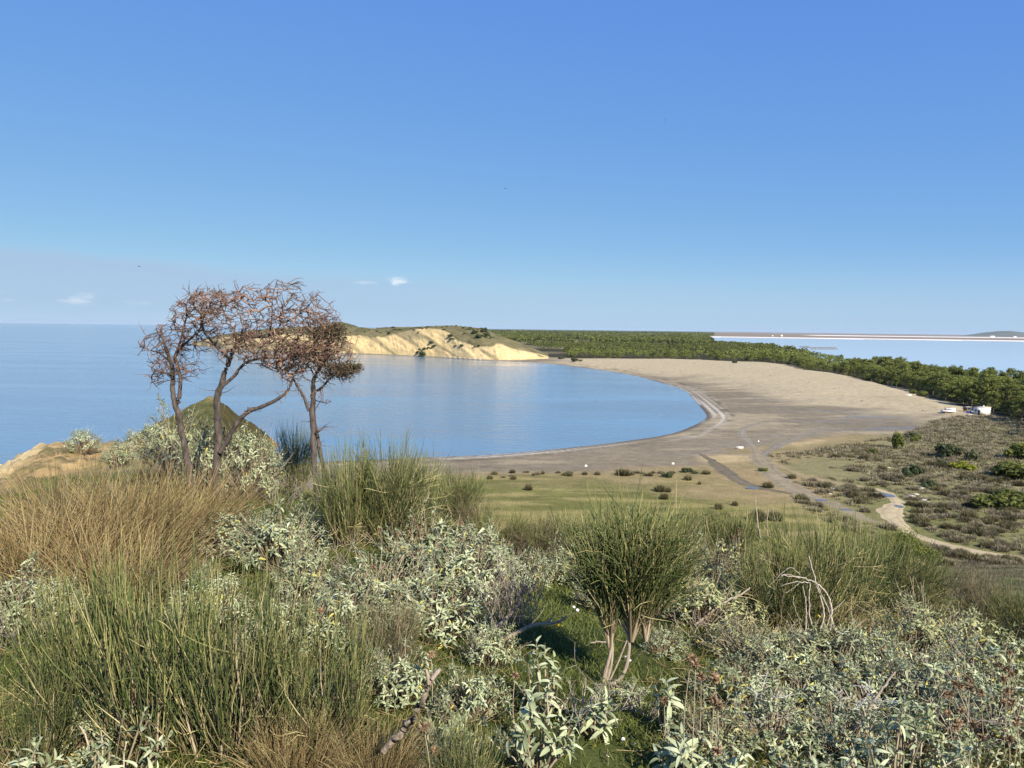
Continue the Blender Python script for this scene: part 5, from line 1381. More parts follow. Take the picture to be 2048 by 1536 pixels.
# grey dead shrub with two bare limbs
g = ground_hit(940, 1300); d0 = g[1]
t = thing('dead_shrub', 'grey leafless shrub with two bare limbs pointing to the grassy gap', 'shrub', g)
for pts, rr in [([(938, 1302), (968, 1276), (1000, 1250), (1030, 1218), (1046, 1195)], [.020, .018, .013, .008]), ([(940, 1304), (985, 1290), (1030, 1268), (1062, 1252), (1090, 1248), (1118, 1243), (1134, 1233)], [.018, .016, .013, .009, .006]), ([(1085, 1249), (1100, 1240), (1108, 1226)], [.008, .005]),
                ([(1000, 1352), (1012, 1330), (1028, 1316)], [.014, .010])]:
    part('limb', rel(curve_px(pts, d0, rr), g), M_PALEWOOD, t, True)
tw = MB(); r_ = np.random.default_rng(81)
for k in range(75):
    s0 = at_depth(r_.uniform(975, 1075), r_.uniform(1215, 1262), d0 + r_.uniform(-.1, .25))
    twig_tree(tw, r_, s0 - g, (r_.normal() * .35, r_.normal() * .4, 1.0), r_.uniform(.16, .36), .0032, 1, (1, 3), .3, .55)
part('twigs', tw, M_GREYTWIG, t, kind='stuff')
# weathered stump leaning in the front brooms
g = ground_hit(775, 1490); d0 = g[1] - .42
t = thing('broken_stump', 'weathered pale broken stump leaning among the front brooms', 'stump', g)
M_STUMP = rough_mat('stump_bark', (.10, .075, .05), (.36, .285, .21), 55, .95, .8)
part('trunk', rel(curve_px([(770, 1500), (800, 1468), (826, 1435), (846, 1400), (858, 1370), (866, 1352)], d0, [.014, .016, .012, .013, .009, .010], 10, jit=.006), g), M_STUMP, t, True)
part('branch', rel(curve_px([(858, 1368), (856, 1352), (852, 1338)], d0, [.009, .008, .005]), g), M_PALEWOOD, t, True)
part('branch', rel(curve_px([(864, 1358), (874, 1345), (881, 1338)], d0, [.010, .010, .007]), g), M_PALEWOOD, t, True)
M_BLEACH = rough_mat('bleached_wood', (.28, .235, .19), (.58, .51, .43), 40, .9, .4)
# bundle of bleached dead branches before the tall right broom
g = ground_hit(1645, 1268); d0 = g[1] - .35
t = thing('dead_branch_bundle', 'bundle of bleached dead branches before the tall right broom', 'branches', g)
for pts, rr in [([(1660, 1262), (1663, 1220), (1655, 1190), (1635, 1168), (1605, 1156), (1562, 1150)], [.013, .011, .008, .004]), ([(1640, 1262), (1648, 1230), (1640, 1190), (1628, 1150), (1618, 1112)], [.011, .009, .006]), ([(1626, 1262), (1618, 1215), (1620, 1165)], [.009, .006]),
                ([(1618, 1166), (1590, 1164), (1562, 1172)], [.006, .003]), ([(1600, 1164), (1585, 1178), (1571, 1186)], [.005, .003]), ([(1600, 1156), (1572, 1148), (1558, 1160)], [.004, .002]), ([(1585, 1190), (1592, 1225), (1602, 1240)], [.004, .003]), ([(1612, 1262), (1612, 1210), (1606, 1170)], [.008, .004]),
                ([(1672, 1265), (1655, 1215), (1630, 1160)], [.009, .005]), ([(1650, 1262), (1664, 1225), (1690, 1200)], [.007, .003]), ([(1600, 1150), (1580, 1135), (1560, 1150), (1536, 1175)], [.004, .003, .0015])]:
    part('branch', rel(curve_px(pts, d0 - .12, [q * .72 for q in rr], 6, jit=.003), g), M_BLEACH, t, True)
def single_stick(name, pts, yb, rr, label, cat='branch', doff=0.0, mat=None):
    g = ground_hit(pts[0][0], yb)
    t = curve_px(pts, g[1] + doff, rr, 6, jit=.002)
    o = obj(name, rel(t, g).mesh(name, mat or M_PALEWOOD, True)); o.location = g
    return tag(o, label, cat)
single_stick('bleached_branch', [(1702, 1230), (1704, 1180), (1716, 1145), (1721, 1118), (1713, 1092)], 1262, [.006, .005, .004, .002], 'curved pale dead stem standing before the right broom')
single_stick('bleached_branch', [(1522, 1080), (1516, 1050), (1512, 1015), (1511, 996)], 1235, [.006, .005, .004], 'tallest of three upright pale stems behind the left broom of the right row')
single_stick('bleached_branch', [(1535, 1075), (1534, 1040), (1537, 1018)], 1235, [.005, .004], 'middle one of three upright pale stems')
single_stick('bleached_branch', [(1565, 1075), (1552, 1045), (1545, 1018)], 1235, [.005, .003], 'tilted one of three upright pale stems')
single_stick('dead_branch', [(1690, 1500), (1720, 1440), (1760, 1385), (1795, 1335)], 1480, [.010, .009, .007, .004], 'silvery lichen-covered dead branch across the lower right sage')
single_stick('dead_branch', [(1390, 1250), (1440, 1210), (1480, 1190), (1500, 1175)], 1260, [.010, .009, .006], 'bare grey branch between the trunked broom and the sage')
single_stick('fallen_stick', [(1178, 1284), (1205, 1284), (1222, 1287)], 1290, [.006, .006, .005], 'pale fallen stick crossing the broom trunks', 'stick')
# silvery lichen twigs round the dead branch
for k, (px, py, lab) in enumerate([(1715, 1400, 'silvery lichen-covered twig tangle in the lower right sage'), (1545, 1400, 'small white lichen-covered twig tuft in the sage bank')]):
    g = ground_hit(px, py + 70); tw = MB(); r_ = np.random.default_rng(90 + k)
    for q in range(34 - 14 * k):
        twig_tree(tw, r_, at_depth(px + r_.normal() * 28, py + 12 + r_.normal() * 22, g[1] - .05 + r_.normal() * .05) - g, (r_.normal() * .6, r_.normal() * .4, r_.normal() * .6), r_.uniform(.05, .12), .003, 1, (2, 4))
    t = thing('lichen_twig', lab, 'twigs', g); o = part('twigs', tw, flat_mat('lichen', (.62, .58, .52), .9), t, kind='stuff')
# tangles of grey dead twigs low among the plants
def twig_tangle(px, yb, w, hpx, n, seed, label):
    g, h, ww = size_at(px, yb, yb - hpx, w); r_ = np.random.default_rng(seed); tw = MB()
    for k in range(n):
        a = r_.random() * 6.28; q = math.sqrt(r_.random()) * ww / 2
        twig_tree(tw, r_, (math.cos(a) * q * .5, math.sin(a) * q * .5, 0), (math.cos(a) * .7, math.sin(a) * .7, .9), h * r_.uniform(.5, 1.0), .0045, 2, (1, 3), .4, .6)
    t = thing('dead_twig_bush', label, 'shrub', g); part('twigs', tw, M_GREYTWIG, t, kind='stuff')
for k, a in enumerate([(480, 1000, 130, 110, 26, 'tangle of grey dead twigs under the middle bare tree'), (560, 1010, 90, 60, 14, 'low dead twigs on the grass between the trees'), (345, 960, 110, 90, 22, 'grey dead bush at the foot of the left bare tree'), (300, 915, 70, 45, 16, 'grey twigs under the sage on the rim'), (195, 920, 90, 45, 16, 'dead twigs on the sandy rim'),
                       (40, 1290, 140, 120, 20, 'pale bare twigs at the left picture edge'), (1160, 1460, 70, 110, 16, 'brown dead stalks beside the leafy middle sage'), (1860, 1420, 120, 100, 20, 'dark dead stems under the right sage bank'), (1290, 1430, 90, 50, 14, 'dead twigs low by the sage stalks'), (1950, 1480, 150, 120, 24, 'dark dead stems under the seed heads'), (640, 1180, 110, 100, 18, 'white dead twigs in front of the shaded sage'), (70, 1090, 150, 110, 22, 'grey dead twigs mixed into the golden grass at the left edge'), (230, 1010, 120, 80, 18, 'grey dead twigs behind the golden grass'), (330, 1190, 120, 90, 16, 'grey dead twigs between golden grass and front broom'), (1420, 1290, 110, 80, 16, 'dead stalks at the foot of the dry sage')]):
    twig_tangle(*a[:4], a[4], 100 + k, a[5])

# seed heads on stalks
SEED_HEAD = None
def seed_head_mesh():
    mb = MB(); r_ = np.random.default_rng(5); n = 70
    d = unit(r_.normal(size=(n, 3))); d[:, 2] *= .75
    blades(mb, d * .004, d * .019, .006)
    return mb.mesh('seed_head', M_HEADB)
SEED_HEAD = seed_head_mesh()
def seed_stalk(px, yt, ln, label, group=None, lean=0, sc=1.0):
    ln = ln * 1.35; sc = sc * 1.35
    g = ground_hit(px + lean, min(yt + ln, 1640)); e = at_depth(px, yt, g[1] - .03)
    mid = (g + e) / 2 + RNG.normal(size=3) * .02
    t = thing('seed_stalk', label, 'dried flower', g, group=group)
    mb = MB(); tubes(mb, smooth_line(np.array([[0, 0, 0], mid - g, e - g]), 4)[None], np.linspace(.0028, .0018, 9)[None], 4, R=.9)
    part('stem', mb, M_WOODY, t)
    o = obj('seed_head', SEED_HEAD, t); o.location = e - g; o.scale = (sc,) * 3; o.rotation_euler = (RNG.random() * 3, RNG.random() * 3, 0)
for a in [(1382, 1317, 190, 'tallest brown seed head above the low right sage', None, -8, 1.1), (1391, 1328, 185, 'brown seed head just under the tallest one', None, -10), (1402, 1352, 160, 'brown seed head in the middle of the stalk group', None, -12), (1428, 1356, 160, 'large brown seed head right of the stalk group', None, -14, 1.2), (1427, 1398, 120, 'small brown seed head low in the stalk group', None, -10), (1436, 1410, 120, 'brown seed head at the right foot of the stalk group', None, -8, 1.2), (1328, 1402, 90, 'lone seed head left of the stalk group', None, 4),
          (1434, 1502, 60, 'pale seed head near the bottom edge below the stalk group', None, 0, 1.2), (306, 1315, 150, 'seed head standing in the left front broom', None, 30), (848, 1456, 110, 'seed head on a straight stalk right of the stump', None, -4, 1.1), (870, 1502, 60, 'seed head low right of the stump', None, 2), (640, 1222, 110, 'seed head above the shaded sage', None, 0), (745, 1135, 90, 'seed head on the left of the big sage mound', None, 4), (862, 1310, 90, 'seed head before the lower sage mound', None, 0), (1030, 1350, 80, 'seed head beside the broad-leaved sage', None, 0)]:
    seed_stalk(*a)
r_ = np.random.default_rng(77)
for k in range(26):
    seed_stalk(r_.uniform(1890, 2044), r_.uniform(1300, 1490), r_.uniform(70, 120), 'brown seed head among many over the sage at the right edge', 'seed heads at the right edge', r_.uniform(-10, 10))
for k in range(22):
    seed_stalk(r_.uniform(1340, 1480), r_.uniform(1055, 1120), r_.uniform(60, 90), 'thin seed stalk on the brow behind the trunked broom', 'seed stalks on the brow', r_.uniform(-6, 6), .8)
for k in range(16):
    seed_stalk(r_.uniform(760, 960), r_.uniform(1040, 1110), r_.uniform(60, 90), 'small seed head above the big sage mound', 'seed heads of the big sage mound', r_.uniform(-6, 6), .8)
# flowers
def flower_mesh(n, L, mat, name, up=.25):
    mb = MB(); a = np.arange(n) * 2 * math.pi / n
    d = np.stack([np.cos(a), np.sin(a), np.full(n, up)], 1)
    leaves(mb, d * .002, d, np.tile([0, 0, 1.0], (n, 1)), L, L * .62, .15, .1, nseg=3)
    return mb.mesh(name, mat)
PET_Y = flower_mesh(6, .0115, M_YELLOW, 'petals'); PET_W = flower_mesh(12, .011, M_WHITEP, 'petals', .1)
def flower(px, py, kind, label, up=0.0, group=None, sc=1.0):
    g = ground_hit(px, py + up); e = at_depth(px, py, g[1] - .12) if up else g + [0, 0, .03]
    t = thing('yellow_flower' if kind == 'y' else 'daisy', label, 'flower', g, group=group)
    mb = MB(); tubes(mb, np.array([[[0, 0, 0], (e - g) * .5 + RNG.normal(size=3) * .004, e - g]]), .0014, 3)
    part('stem', mb, M_GRASS, t)
    o = obj('petals', PET_Y if kind == 'y' else PET_W, t); o.location = e - g; o.rotation_euler = (.5 + RNG.normal() * .2, RNG.normal() * .3, RNG.random() * 6); o.scale = (sc,) * 3
for a in [(1118, 1258, 'y', 'yellow flower in the grassy gap, nearest the dead shrub'), (1126, 1260, 'y', 'yellow flower touching another in the grassy gap'), (1151, 1243, 'y', 'yellow flower in the middle of the grassy gap'), (1178, 1252, 'y', 'yellow flower close to the broom trunks'), (1345, 1289, 'y', 'yellow flower right of the broom trunks'),
          (1396, 1282, 'y', 'yellow flower on the dry sage', 40), (1638, 1233, 'y', 'yellow flower at the foot of the dead branches', 50, None, 1.6), (1547, 1243, 'y', 'yellow flower left of the dead branches', 40, None, 1.4), (1895, 1229, 'y', 'large yellow flower on the sage below the olive broom', 50, None, 2.0), (1900, 1216, 'y', 'small yellow flower above the large one', 50), (1940, 1289, 'y', 'yellow flower on the slope sage', 50, None, 1.4), (1968, 1298, 'y', 'yellow flower, first of a close pair', 50, None, 1.2), (1977, 1299, 'y', 'yellow flower, second of a close pair', 50, None, 1.2),
          (2018, 1320, 'y', 'yellow flower near the right picture edge', 50, None, 1.6), (1620, 1440, 'y', 'bright yellow flower in the lower sage bank', 50, None, 1.5), (1500, 1420, 'y', 'faint yellow flower in the sage bank by the stalks', 50, None, 1.2), (1350, 1372, 'y', 'tiny yellow flower by the seed stalks', 20), (1190, 1505, 'y', 'yellow flower at the bottom of the grassy gap')]:
    flower(*a)
for k, (px, py) in enumerate([(1143, 1226), (1148, 1221), (1155, 1227), (1200, 1455), (1232, 1467), (1246, 1490), (1192, 1487), (1205, 1470), (1226, 1510), (1260, 1330), (1252, 1322), (1150, 1310), (1172, 1300), (1270, 1500), (1215, 1525)]):
    flower(px, py, 'w', 'small white daisy in the short grass of the gap', 0, 'white daisies in the grass', 1.2 if k < 3 else .8)

# short grass over the near ground
n = 150000
dd = 2.0 * (17 / 2.0) ** RNG.random(n); tt = RNG.uniform(-.74, .74, n)
x = dd * tt; y = dd
dens = fbm(x / .5, y / .5, 3)
k_ = (dens + RNG.random(n) * .35 > .52); x, y, dd = x[k_], y[k_], dd[k_]
z = height(x, y); n = len(x)
hh = (.025 + .05 * RNG.random(n)) * (.7 + .07 * dd)
b_ = np.stack([x, y, z - .004], 1)
tip = b_ + np.stack([RNG.normal(size=n) * hh * .6, RNG.normal(size=n) * hh * .6, hh], 1)
mb = MB(); side = unit(np.cross(tip - b_, RNG.normal(size=(n, 3)))) * (.0022 + .00035 * dd)[:, None]
R_ = np.clip(.55 * RNG.random(n) + .55 * (fbm(x / .9 + 5, y / .9, 3) - .1), 0, 1)
mb.add(np.stack([b_ - side, b_ + side, tip], 1).reshape(-1, 3), T=np.arange(n * 3).reshape(-1, 3), R=np.repeat(R_, 3), U=np.tile([0, 0, 1.0], n))
tag(part('short_grass', mb, M_GRASS, None), 'short green grass covering the hilltop ground', 'grass', kind='stuff')
# straw and leaf litter lying under the shrubs
n = 14000
dd = 2.2 * (14 / 2.2) ** RNG.random(n); tt = RNG.uniform(-.74, .74, n); x = dd * tt; y = dd
k_ = ~((np.abs(x / y - .10) < .09) & (RNG.random(n) < .85)); x, y, dd = x[k_], y[k_], dd[k_]; n = len(x)
z = height(x, y); a = RNG.random(n) * 6.28; L = .04 + .16 * RNG.random(n) ** 2
b_ = np.stack([x, y, z + .008 + .05 * RNG.random(n)], 1); e_ = b_ + np.stack([np.cos(a) * L, np.sin(a) * L, RNG.normal(size=n) * .03], 1)
mb = MB(); tubes(mb, np.stack([b_, (b_ + e_) / 2 + RNG.normal(size=(n, 3)) * .008, e_], 1), (.0014 + .0006 * RNG.random((n, 1))) * np.ones((1, 3)), 3)
tag(part('ground_litter', mb, M_STRAW, None), 'dry straw and twigs lying on the ground between shrubs', 'litter', kind='stuff')

# ------------------------------------------------------------------ small things on the beach and plain
M_WHITE = flat_mat('white_paint', (.80, .78, .74), .5)
M_WALL = rough_mat('white_plaster', (.66, .63, .57), (.82, .80, .75), 1.2, .9, .1)
M_DARK = flat_mat('dark_paint', (.03, .03, .035), .5)
M_GLASS = flat_mat('car_glass', (.03, .04, .05), .1)
M_RED = flat_mat('red_paint', (.45, .06, .05), .4)
M_BLUE = flat_mat('blue_tarp', (.10, .14, .40), .7)
M_TIMBER = rough_mat('timber', (.16, .11, .07), (.34, .25, .16), 8, .85, .3)
M_TIN = rough_mat('tin_roof', (.45, .40, .33), (.62, .57, .48), 3, .6, .1)
M_RUBBER = flat_mat('tyre_rubber', (.02, .02, .02), .9)
def bp_(name, boxes, mat, parent):
    mb = MB()
    for b in boxes: mb.box(*b)
    return part(name, mb, mat, parent)
# hut
hz = gz(HUT[0], HUT[1])
t = thing('beach_hut', 'small white flat-roofed hut at the foot of the pine wood', 'hut', (HUT[0], HUT[1], hz - .05), .38)
bp_('wall', [((1.6, 1.6, 1.5), (5.0, 3.4, 3.0))], M_WALL, t)
rf = bp_('roof', [((1.6, 1.6, 3.08), (5.3, 3.7, .16))], M_TIN, t)
bp_('chimney', [((2.8, 2.0, 3.4), (.35, .35, .5))], M_WALL, rf)
dr = bp_('door', [((-.93, 1.0, 1.05), (.06, .9, 2.0))], M_DARK, t); bp_('handle', [((-.97, .7, 1.0), (.03, .06, .06))], M_TIN, dr)
wd = bp_('window', [((-.93, 2.35, 1.75), (.05, .8, .7))], M_GLASS, t); bp_('frame', [((-.94, 2.35, 2.13), (.06, .95, .08)), ((-.94, 2.35, 1.37), (.06, .95, .08))], M_WHITE, wd)
# pickup
pk = at_level(1896, 827, 2.7); pz = gz(pk[0], pk[1])
t = thing('pickup_truck', 'white pickup truck with a red bonnet stripe parked on the sand near the hut', 'pickup', (pk[0], pk[1], pz), .12)
mb = MB(); mb.box((0, 0, .68), (5.0, 1.8, .55), 0, .97); mb.box((-1.75, 0, .98), (1.3, 1.65, .12), 0, .9); part('body', mb, M_WHITE, t)
mb = MB(); mb.box((-.25, 0, 1.28), (1.9, 1.6, .68), 0, .78); part('cab', mb, M_WHITE, t)
for sy_ in (-1, 1): bp_('window', [((-.25, sy_ * .74, 1.3), (1.35, .05, .38))], M_GLASS, t)
bp_('windscreen', [((-1.1, 0, 1.27), (.06, 1.2, .42))], M_GLASS, t)
mb = MB(); mb.box((1.5, 0, 1.38), (1.9, 1.7, .85), 0, .96); part('canopy', mb, M_WHITE, t)
bp_('stripe', [((-1.7, 0, 1.05), (1.0, .5, .02)), ((-1.6, -.915, .8), (1.6, .02, .18))], M_RED, t)
for wx in (-1.55, 1.45):
    for sy_ in (-.82, .82):
        mb = MB(); th = np.linspace(0, 2 * math.pi, 15)[:-1]
        for k, yy in enumerate((-.11, .11)): pass
        tubes(mb, np.array([[[wx, sy_ - .11, .36], [wx, sy_ + .11, .36]]]), .36, 14)
        w_ = part('wheel', mb, M_RUBBER, t); bp_('rim', [((wx, sy_ + (.10 if sy_ > 0 else -.10), .36), (.3, .05, .3), .0)], M_TIN, w_)
for sy_ in (-.6, .6): bp_('headlight', [((-2.49, sy_, .78), (.05, .3, .16))], M_GLASS, t)
# timber stall with a blue sheet
sp_ = at_level(1934, 824, 2.8); sz_ = gz(sp_[0], sp_[1])
t = thing('timber_stall', 'small open timber stall with a pale roof between pickup and hut', 'stall', (sp_[0], sp_[1], sz_), .3)
for ax_ in (-1.0, 1.0):
    for ay_ in (-.8, .8): bp_('post', [((ax_, ay_, 1.0), (.12, .12, 2.0))], M_TIMBER, t)
bp_('roof', [((0, 0, 2.05), (2.5, 2.0, .10))], M_TIN, t); bp_('counter', [((0, -.8, .9), (2.0, .4, .08))], M_TIMBER, t); bp_('back_board', [((-.0, .85, 1.0), (2.0, .05, 1.6))], M_TIMBER, t)
def heap(name, px, py, z, dims, mat, label, cat, n=120, seed=1):
    p = at_level(px, py, z); r_ = np.random.default_rng(seed)
    mb = MB(); k = 9
    th = np.linspace(0, 2 * math.pi, 16, endpoint=False); rr = np.array([1.0, .92, .75, .45, .12]); zz = np.array([0, .45, .8, .97, 1.0])
    X = np.cos(th)[None] * rr[:, None] * dims[0] / 2 * (.8 + .4 * r_.random((1, 16))); Y = np.sin(th)[None] * rr[:, None] * dims[1] / 2 * (.8 + .4 * r_.random((1, 16))); Z = np.repeat(zz[:, None], 16, 1) * dims[2] * (.8 + .4 * r_.random((5, 16)))
    Z[0] = -.03
    idx = np.arange(80).reshape(5, 16); nx = np.roll(idx, -1, 1)
    mb.add(np.stack([X, Y, Z], -1).reshape(-1, 3), np.concatenate([np.stack([idx[:-1], nx[:-1], nx[1:], idx[1:]], -1).reshape(-1, 4)]))
    mb.add(np.stack([X[4], Y[4], Z[4]], 1), T=[[0, i, i + 1] for i in range(1, 15)])
    o = obj(name, mb.mesh(name, mat, False)); o.location = (p[0], p[1], gz(p[0], p[1])); o.rotation_euler = (0, 0, r_.random() * 6)
    return tag(o, label, cat)
heap('tarpaulin', 1938, 826, 2.8, (2.2, 1.4, .8), M_BLUE, 'crumpled blue tarpaulin beside the timber stall', 'tarpaulin', seed=3)
bpk = at_level(1948, 826, 2.8)
t = thing('low_fence', 'low dark timber fence between stall and hut', 'fence', (bpk[0], bpk[1], gz(bpk[0], bpk[1])), .05)
for k in range(6): bp_('post', [((-2.5 + k, 0, .25), (.1, .1, .55))], M_TIMBER, t)
for zz in (.2, .45): bp_('rail', [((0, -.07, zz), (5.4, .04, .12))], M_TIMBER, t)
def table(px, py, w, label, rz=0.0):
    p = at_level(px, py, 2.6); t = thing('white_table', label, 'table', (p[0], p[1], gz(p[0], p[1])), rz)
    bp_('top', [((0, 0, .72), (w, .8, .07))], M_WHITE, t)
    for ax_ in (-.42, .42):
        for ay_ in (-.3, .3): bp_('leg', [((ax_ * w, ay_, .35), (.07, .07, .7))], M_WHITE, t)
table(1939, 831, 1.5, 'white table on the sand before the timber stall')
table(1909, 810, 1.3, 'white table on the sand above the pickup', .2)
def boat(px, py, L, label, rz, z=1.4):
    p = at_level(px, py, z); t = thing('rowing_boat', label, 'boat', (p[0], p[1], gz(p[0], p[1])), rz)
    xs_ = np.linspace(-1, 1, 11); half = np.sqrt(np.clip(1 - np.abs(xs_) ** 3, .02, 1)) * .24
    ring = np.array([[-1, .32], [-.85, .1], [-.4, 0], [.4, 0], [.85, .1], [1, .32]])
    V = np.array([[x_ * .5, h_ * a_, b_ + .10 * abs(x_) ** 3] for x_, h_ in zip(xs_, half) for a_, b_ in ring]) * L
    idx = np.arange(66).reshape(11, 6)
    mb = MB(); mb.add(V, np.stack([idx[:-1, :-1], idx[1:, :-1], idx[1:, 1:], idx[:-1, 1:]], -1).reshape(-1, 4)); part('hull', mb, M_WHITE, t)
    bp_('bench', [((0, 0, .22 * L), (.12 * L, .42 * L, .02 * L))], M_TIMBER, t); bp_('bench', [((.25 * L, 0, .24 * L), (.1 * L, .36 * L, .02 * L))], M_TIMBER, t)
boat(1480, 896, 1.9, 'small white boat lying on the grey wet sand', .1)
boat(1818, 793, 2.6, 'white boat at the edge of the pine wood', .2, 3.5)
for k, (px, py, lab) in enumerate([(1346, 923, 'white piece of litter on the sand near the wet track'), (1172, 926, 'tiny white piece of litter on the near beach'), (1517, 878, 'white piece of litter beyond the small boat')]):  # small white bits of litter on the sand, not wood
    heap('litter_piece', px, py, 1.8, (.7, .45, .35), M_WHITE, lab, 'driftwood', seed=20 + k)
# pale rocks in the scrub
M_ROCK = rough_mat('pale_rock', (.36, .31, .24), (.62, .56, .46), 2.2, .95, .5)
for k, (px, py, w, lab) in enumerate([(1840, 957, 1.5, 'pale flat rock at the top of the rock patch'), (1848, 962, 1.0, 'pale rock just below the topmost rock'), (1845, 973, .8, 'narrow pale rock in the middle of the patch'), (1843, 980, .6, 'small pale rock on the way down the patch'), (1822, 988, 1.3, 'pale rock at the left foot of the patch'), (1832, 985, 1.0, 'pale rock between the lower two'),
                                      (1818, 991, 1.0, 'pale flat slab at the lowest left of the patch'), (1848, 996, 1.1, 'pale rock at the right foot of the patch'), (1856, 1001, .9, 'outermost pale rock right of the patch'), (1755, 982, 1.2, 'pale rock on the upper rim of the larger puddle'), (1664, 972, .8, 'pale stone left of a row in the grass'), (1674, 975, 1.0, 'pale stone in the middle of a row in the grass'), (1688, 977, .8, 'pale stone at the right of a row in the grass'), (1660, 983, .6, 'small pale stone below the row in the grass'), (1776, 931, .9, 'low pale stone on sandy ground above the scrub')]):
    heap('pale_rock', px, py, 2.3, (w * 1.0, w * 1.3, .10 + .05 * (k % 3)), M_ROCK, lab, 'rock', seed=40 + k)
# shrubs on the headland
r_ = np.random.default_rng(15); random.seed(15)
named = [(862, 683, 9, 'dark bush high on the pale cliff face'), (868, 690, 8, 'dark bush below the highest bush of the cliff face'), (858, 694, 7, 'dark bush in the middle of the pale cliff face'), (846, 697, 12, 'wide dark bush low on the pale cliff face'), (848, 706, 14, 'dark bush at the waterline of the pale cliff'), (836, 702, 8, 'small dark bush near the waterline of the cliff'),
         (900, 670, 10, 'dark bush under the crest of the headland'), (904, 676, 9, 'dark bush just beneath another under the crest'), (923, 690, 9, 'round dark bush on the right half of the cliff'), (955, 690, 9, 'round dark bush farther right on the cliff'), (910, 690, 6, 'small dark bush on the right half of the cliff'), (968, 661, 16, 'rounded brown bush on the right shoulder of the headland'), (974, 668, 12, 'dark bush below the brown shoulder bush'),
         (778, 664, 8, 'dark bush on the grassy back of the headland'), (785, 653, 6, 'tiny bush on the headland skyline'), (840, 654, 6, 'small bush on the highest skyline of the headland'), (800, 657, 6, 'small bush on the left skyline of the headland'), (948, 664, 14, 'wide bush patch on the right slope of the headland'), (960, 672, 14, 'grey bush patch low on the right slope'), (936, 656, 7, 'small bush on the right skyline')]
for px, py, w, lab in named:
    p = head_px(px, py + 3); k = p[1] / FPX
    t = thing('headland_bush', lab, 'bush', p - [0, 0, .3], r_.random() * 6, (w * k / 1.5, w * k / 1.5, w * k * .62), 'bushes of the headland')
    obj('crown', random.choice(SHRUB_DARK), t)
for q in range(70):
    px = r_.uniform(640, 985); v = r_.uniform(34, 84); p = head_at(px, v); w = r_.uniform(1.0, 2.6)
    t = thing('low_headland_bush', 'small low bush on the scrubby top of the headland', 'bush', p - [0, 0, .2], r_.random() * 6, (w, w, w * .7), 'low bushes on the headland top')
    obj('crown', random.choice(SHRUB_DARK), t)
# tilted rock slabs at the foot of the cliff
for k in range(9):
    px = 895 + k * 9.5; p = at_level(px, base_y(px) - 1.5, .5)
    mb = MB(); mb.box((0, 0, .6), (9 - .4 * k, 1.2, 1.0), 0, .85, .5)
    o = obj('rock_slab', mb.mesh('rock_slab', M_ROCK)); o.location = (p[0], p[1] - 1, -.1); o.rotation_euler = (0, math.radians(14 + r_.normal() * 3), .35 + r_.normal() * .1)
    tag(o, f'tilted pale rock slab at the cliff foot, {ORD(k + 1)} from the left' if k else 'tilted pale rock slab at the cliff foot, leftmost of the row', 'rock', 'tilted rock slabs')
# low banks in the lagoon and white buildings beyond
for k, (x0, x1, py) in enumerate([(1600, 1618, 693.2), (1606, 1672, 695.2), (1622, 1674, 698.0), (1470, 1500, 688.5)]):
    a_ = at_level(x0, py, .3); b_ = at_level(x1, py, .3); mb = MB()
    n_ = 9
    for q in range(n_):
        f = (q + .5) / n_; c_ = a_ + (b_ - a_) * f
        mb.box((c_[0] - a_[0], c_[1] - a_[1], .35), ((b_ - a_)[0] / n_ * (1.04 if q % 3 else .8), 7, .9 + .3 * (q % 2)), 0, .9)
    o = obj('lagoon_bank', mb.mesh('lagoon_bank', rough_mat('bank_earth', (.10, .08, .06), (.2, .17, .12), .4))); o.location = a_
    tag(o, ['short dark earth bank in the lagoon', 'upper long dark earth bank in the lagoon', 'lower long dark earth bank in the lagoon', 'dark reed bank at the near corner of the lagoon'][k], 'bank')
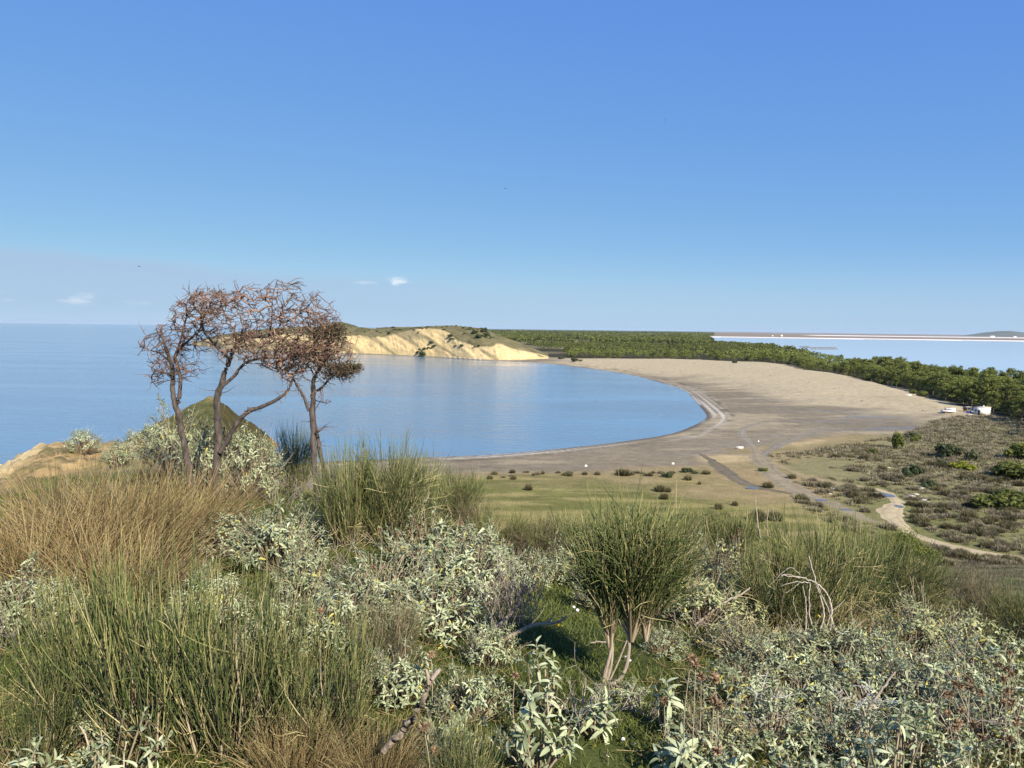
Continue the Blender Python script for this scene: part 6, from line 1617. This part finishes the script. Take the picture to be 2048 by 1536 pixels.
for k, (px, dep, w, h, lab) in enumerate([(1563, 5200, 14, 12, 'small white building on the flat beyond the lagoon'), (1240, 7000, 20, 14, 'pale building at the far horizon above the wood'), (1985, 9500, 60, 16, 'long white building beneath the blue hill'), (2030, 9500, 40, 14, 'white building right of the long one beneath the blue hill'), (1545, 5300, 10, 8, 'tiny pale building beside the small white one')]):
    p = at_depth(px, 660, dep); t = thing('far_building', lab, 'building', (p[0], p[1], .8))
    bp_('wall', [((0, 0, h / 2), (w, 12, h))], M_WALL, t); bp_('roof', [((0, 0, h + 1.2), (w * 1.04, 13, 2.4), 0, .5)], M_TIN, t)
# birds
def bird(px, py, dep, L, label, rz):
    p = at_depth(px, py, dep); t = thing('bird', label, 'bird', p, rz)
    mb = MB(); n = 9; xs_ = np.linspace(-1, 1, n)
    tubes(mb, np.stack([xs_ * L * .5, 0 * xs_, .02 * np.cos(xs_ * 2)], 1)[None], (L * .11 * np.sqrt(np.clip(1 - xs_ ** 2, .03, 1)))[None], 8)
    for s_ in (-1, 1):
        W = np.array([[.12, 0, .02], [-.16, 0, .02], [.08, s_ * .35, .18], [-.14, s_ * .35, .16], [-.04, s_ * .72, .12], [-.12, s_ * .74, .12]]) * L
        mb.add(np.vstack([W, W - [0, 0, .02 * L]]), [[0, 1, 3, 2], [2, 3, 5, 4], [6, 8, 9, 7], [8, 10, 11, 9]])
    part('body', mb, M_DARK, t)
for a in [(1011, 377, 70, .22, 'dark bird in the open sky above the headland, lower of two', .5), (1087, 355, 90, .2, 'faint dark bird in the sky right of another', 1.2), (1330, 240, 90, .2, 'tiny bird high in the right half of the sky', .2), (278, 533, 60, .22, 'small bird in the sky above the left bare tree', 0)]:
    bird(*a)

# ------------------------------------------------------------------ the air
mt, nt, out = newmat('hazy_air')
pv = nt.nodes.new('ShaderNodeVolumePrincipled')
pv.inputs['Color'].default_value = (.66, .82, 1.0, 1); pv.inputs['Density'].default_value = 1.5e-5; pv.inputs['Anisotropy'].default_value = 0.0
nt.links.new(pv.outputs[0], out.inputs['Volume'])
mb = MB(); mb.box((0, 21000, 52), (120000, 60000, 130))
hb = obj('haze', mb.mesh('haze', mt)); hb['kind'] = 'stuff'
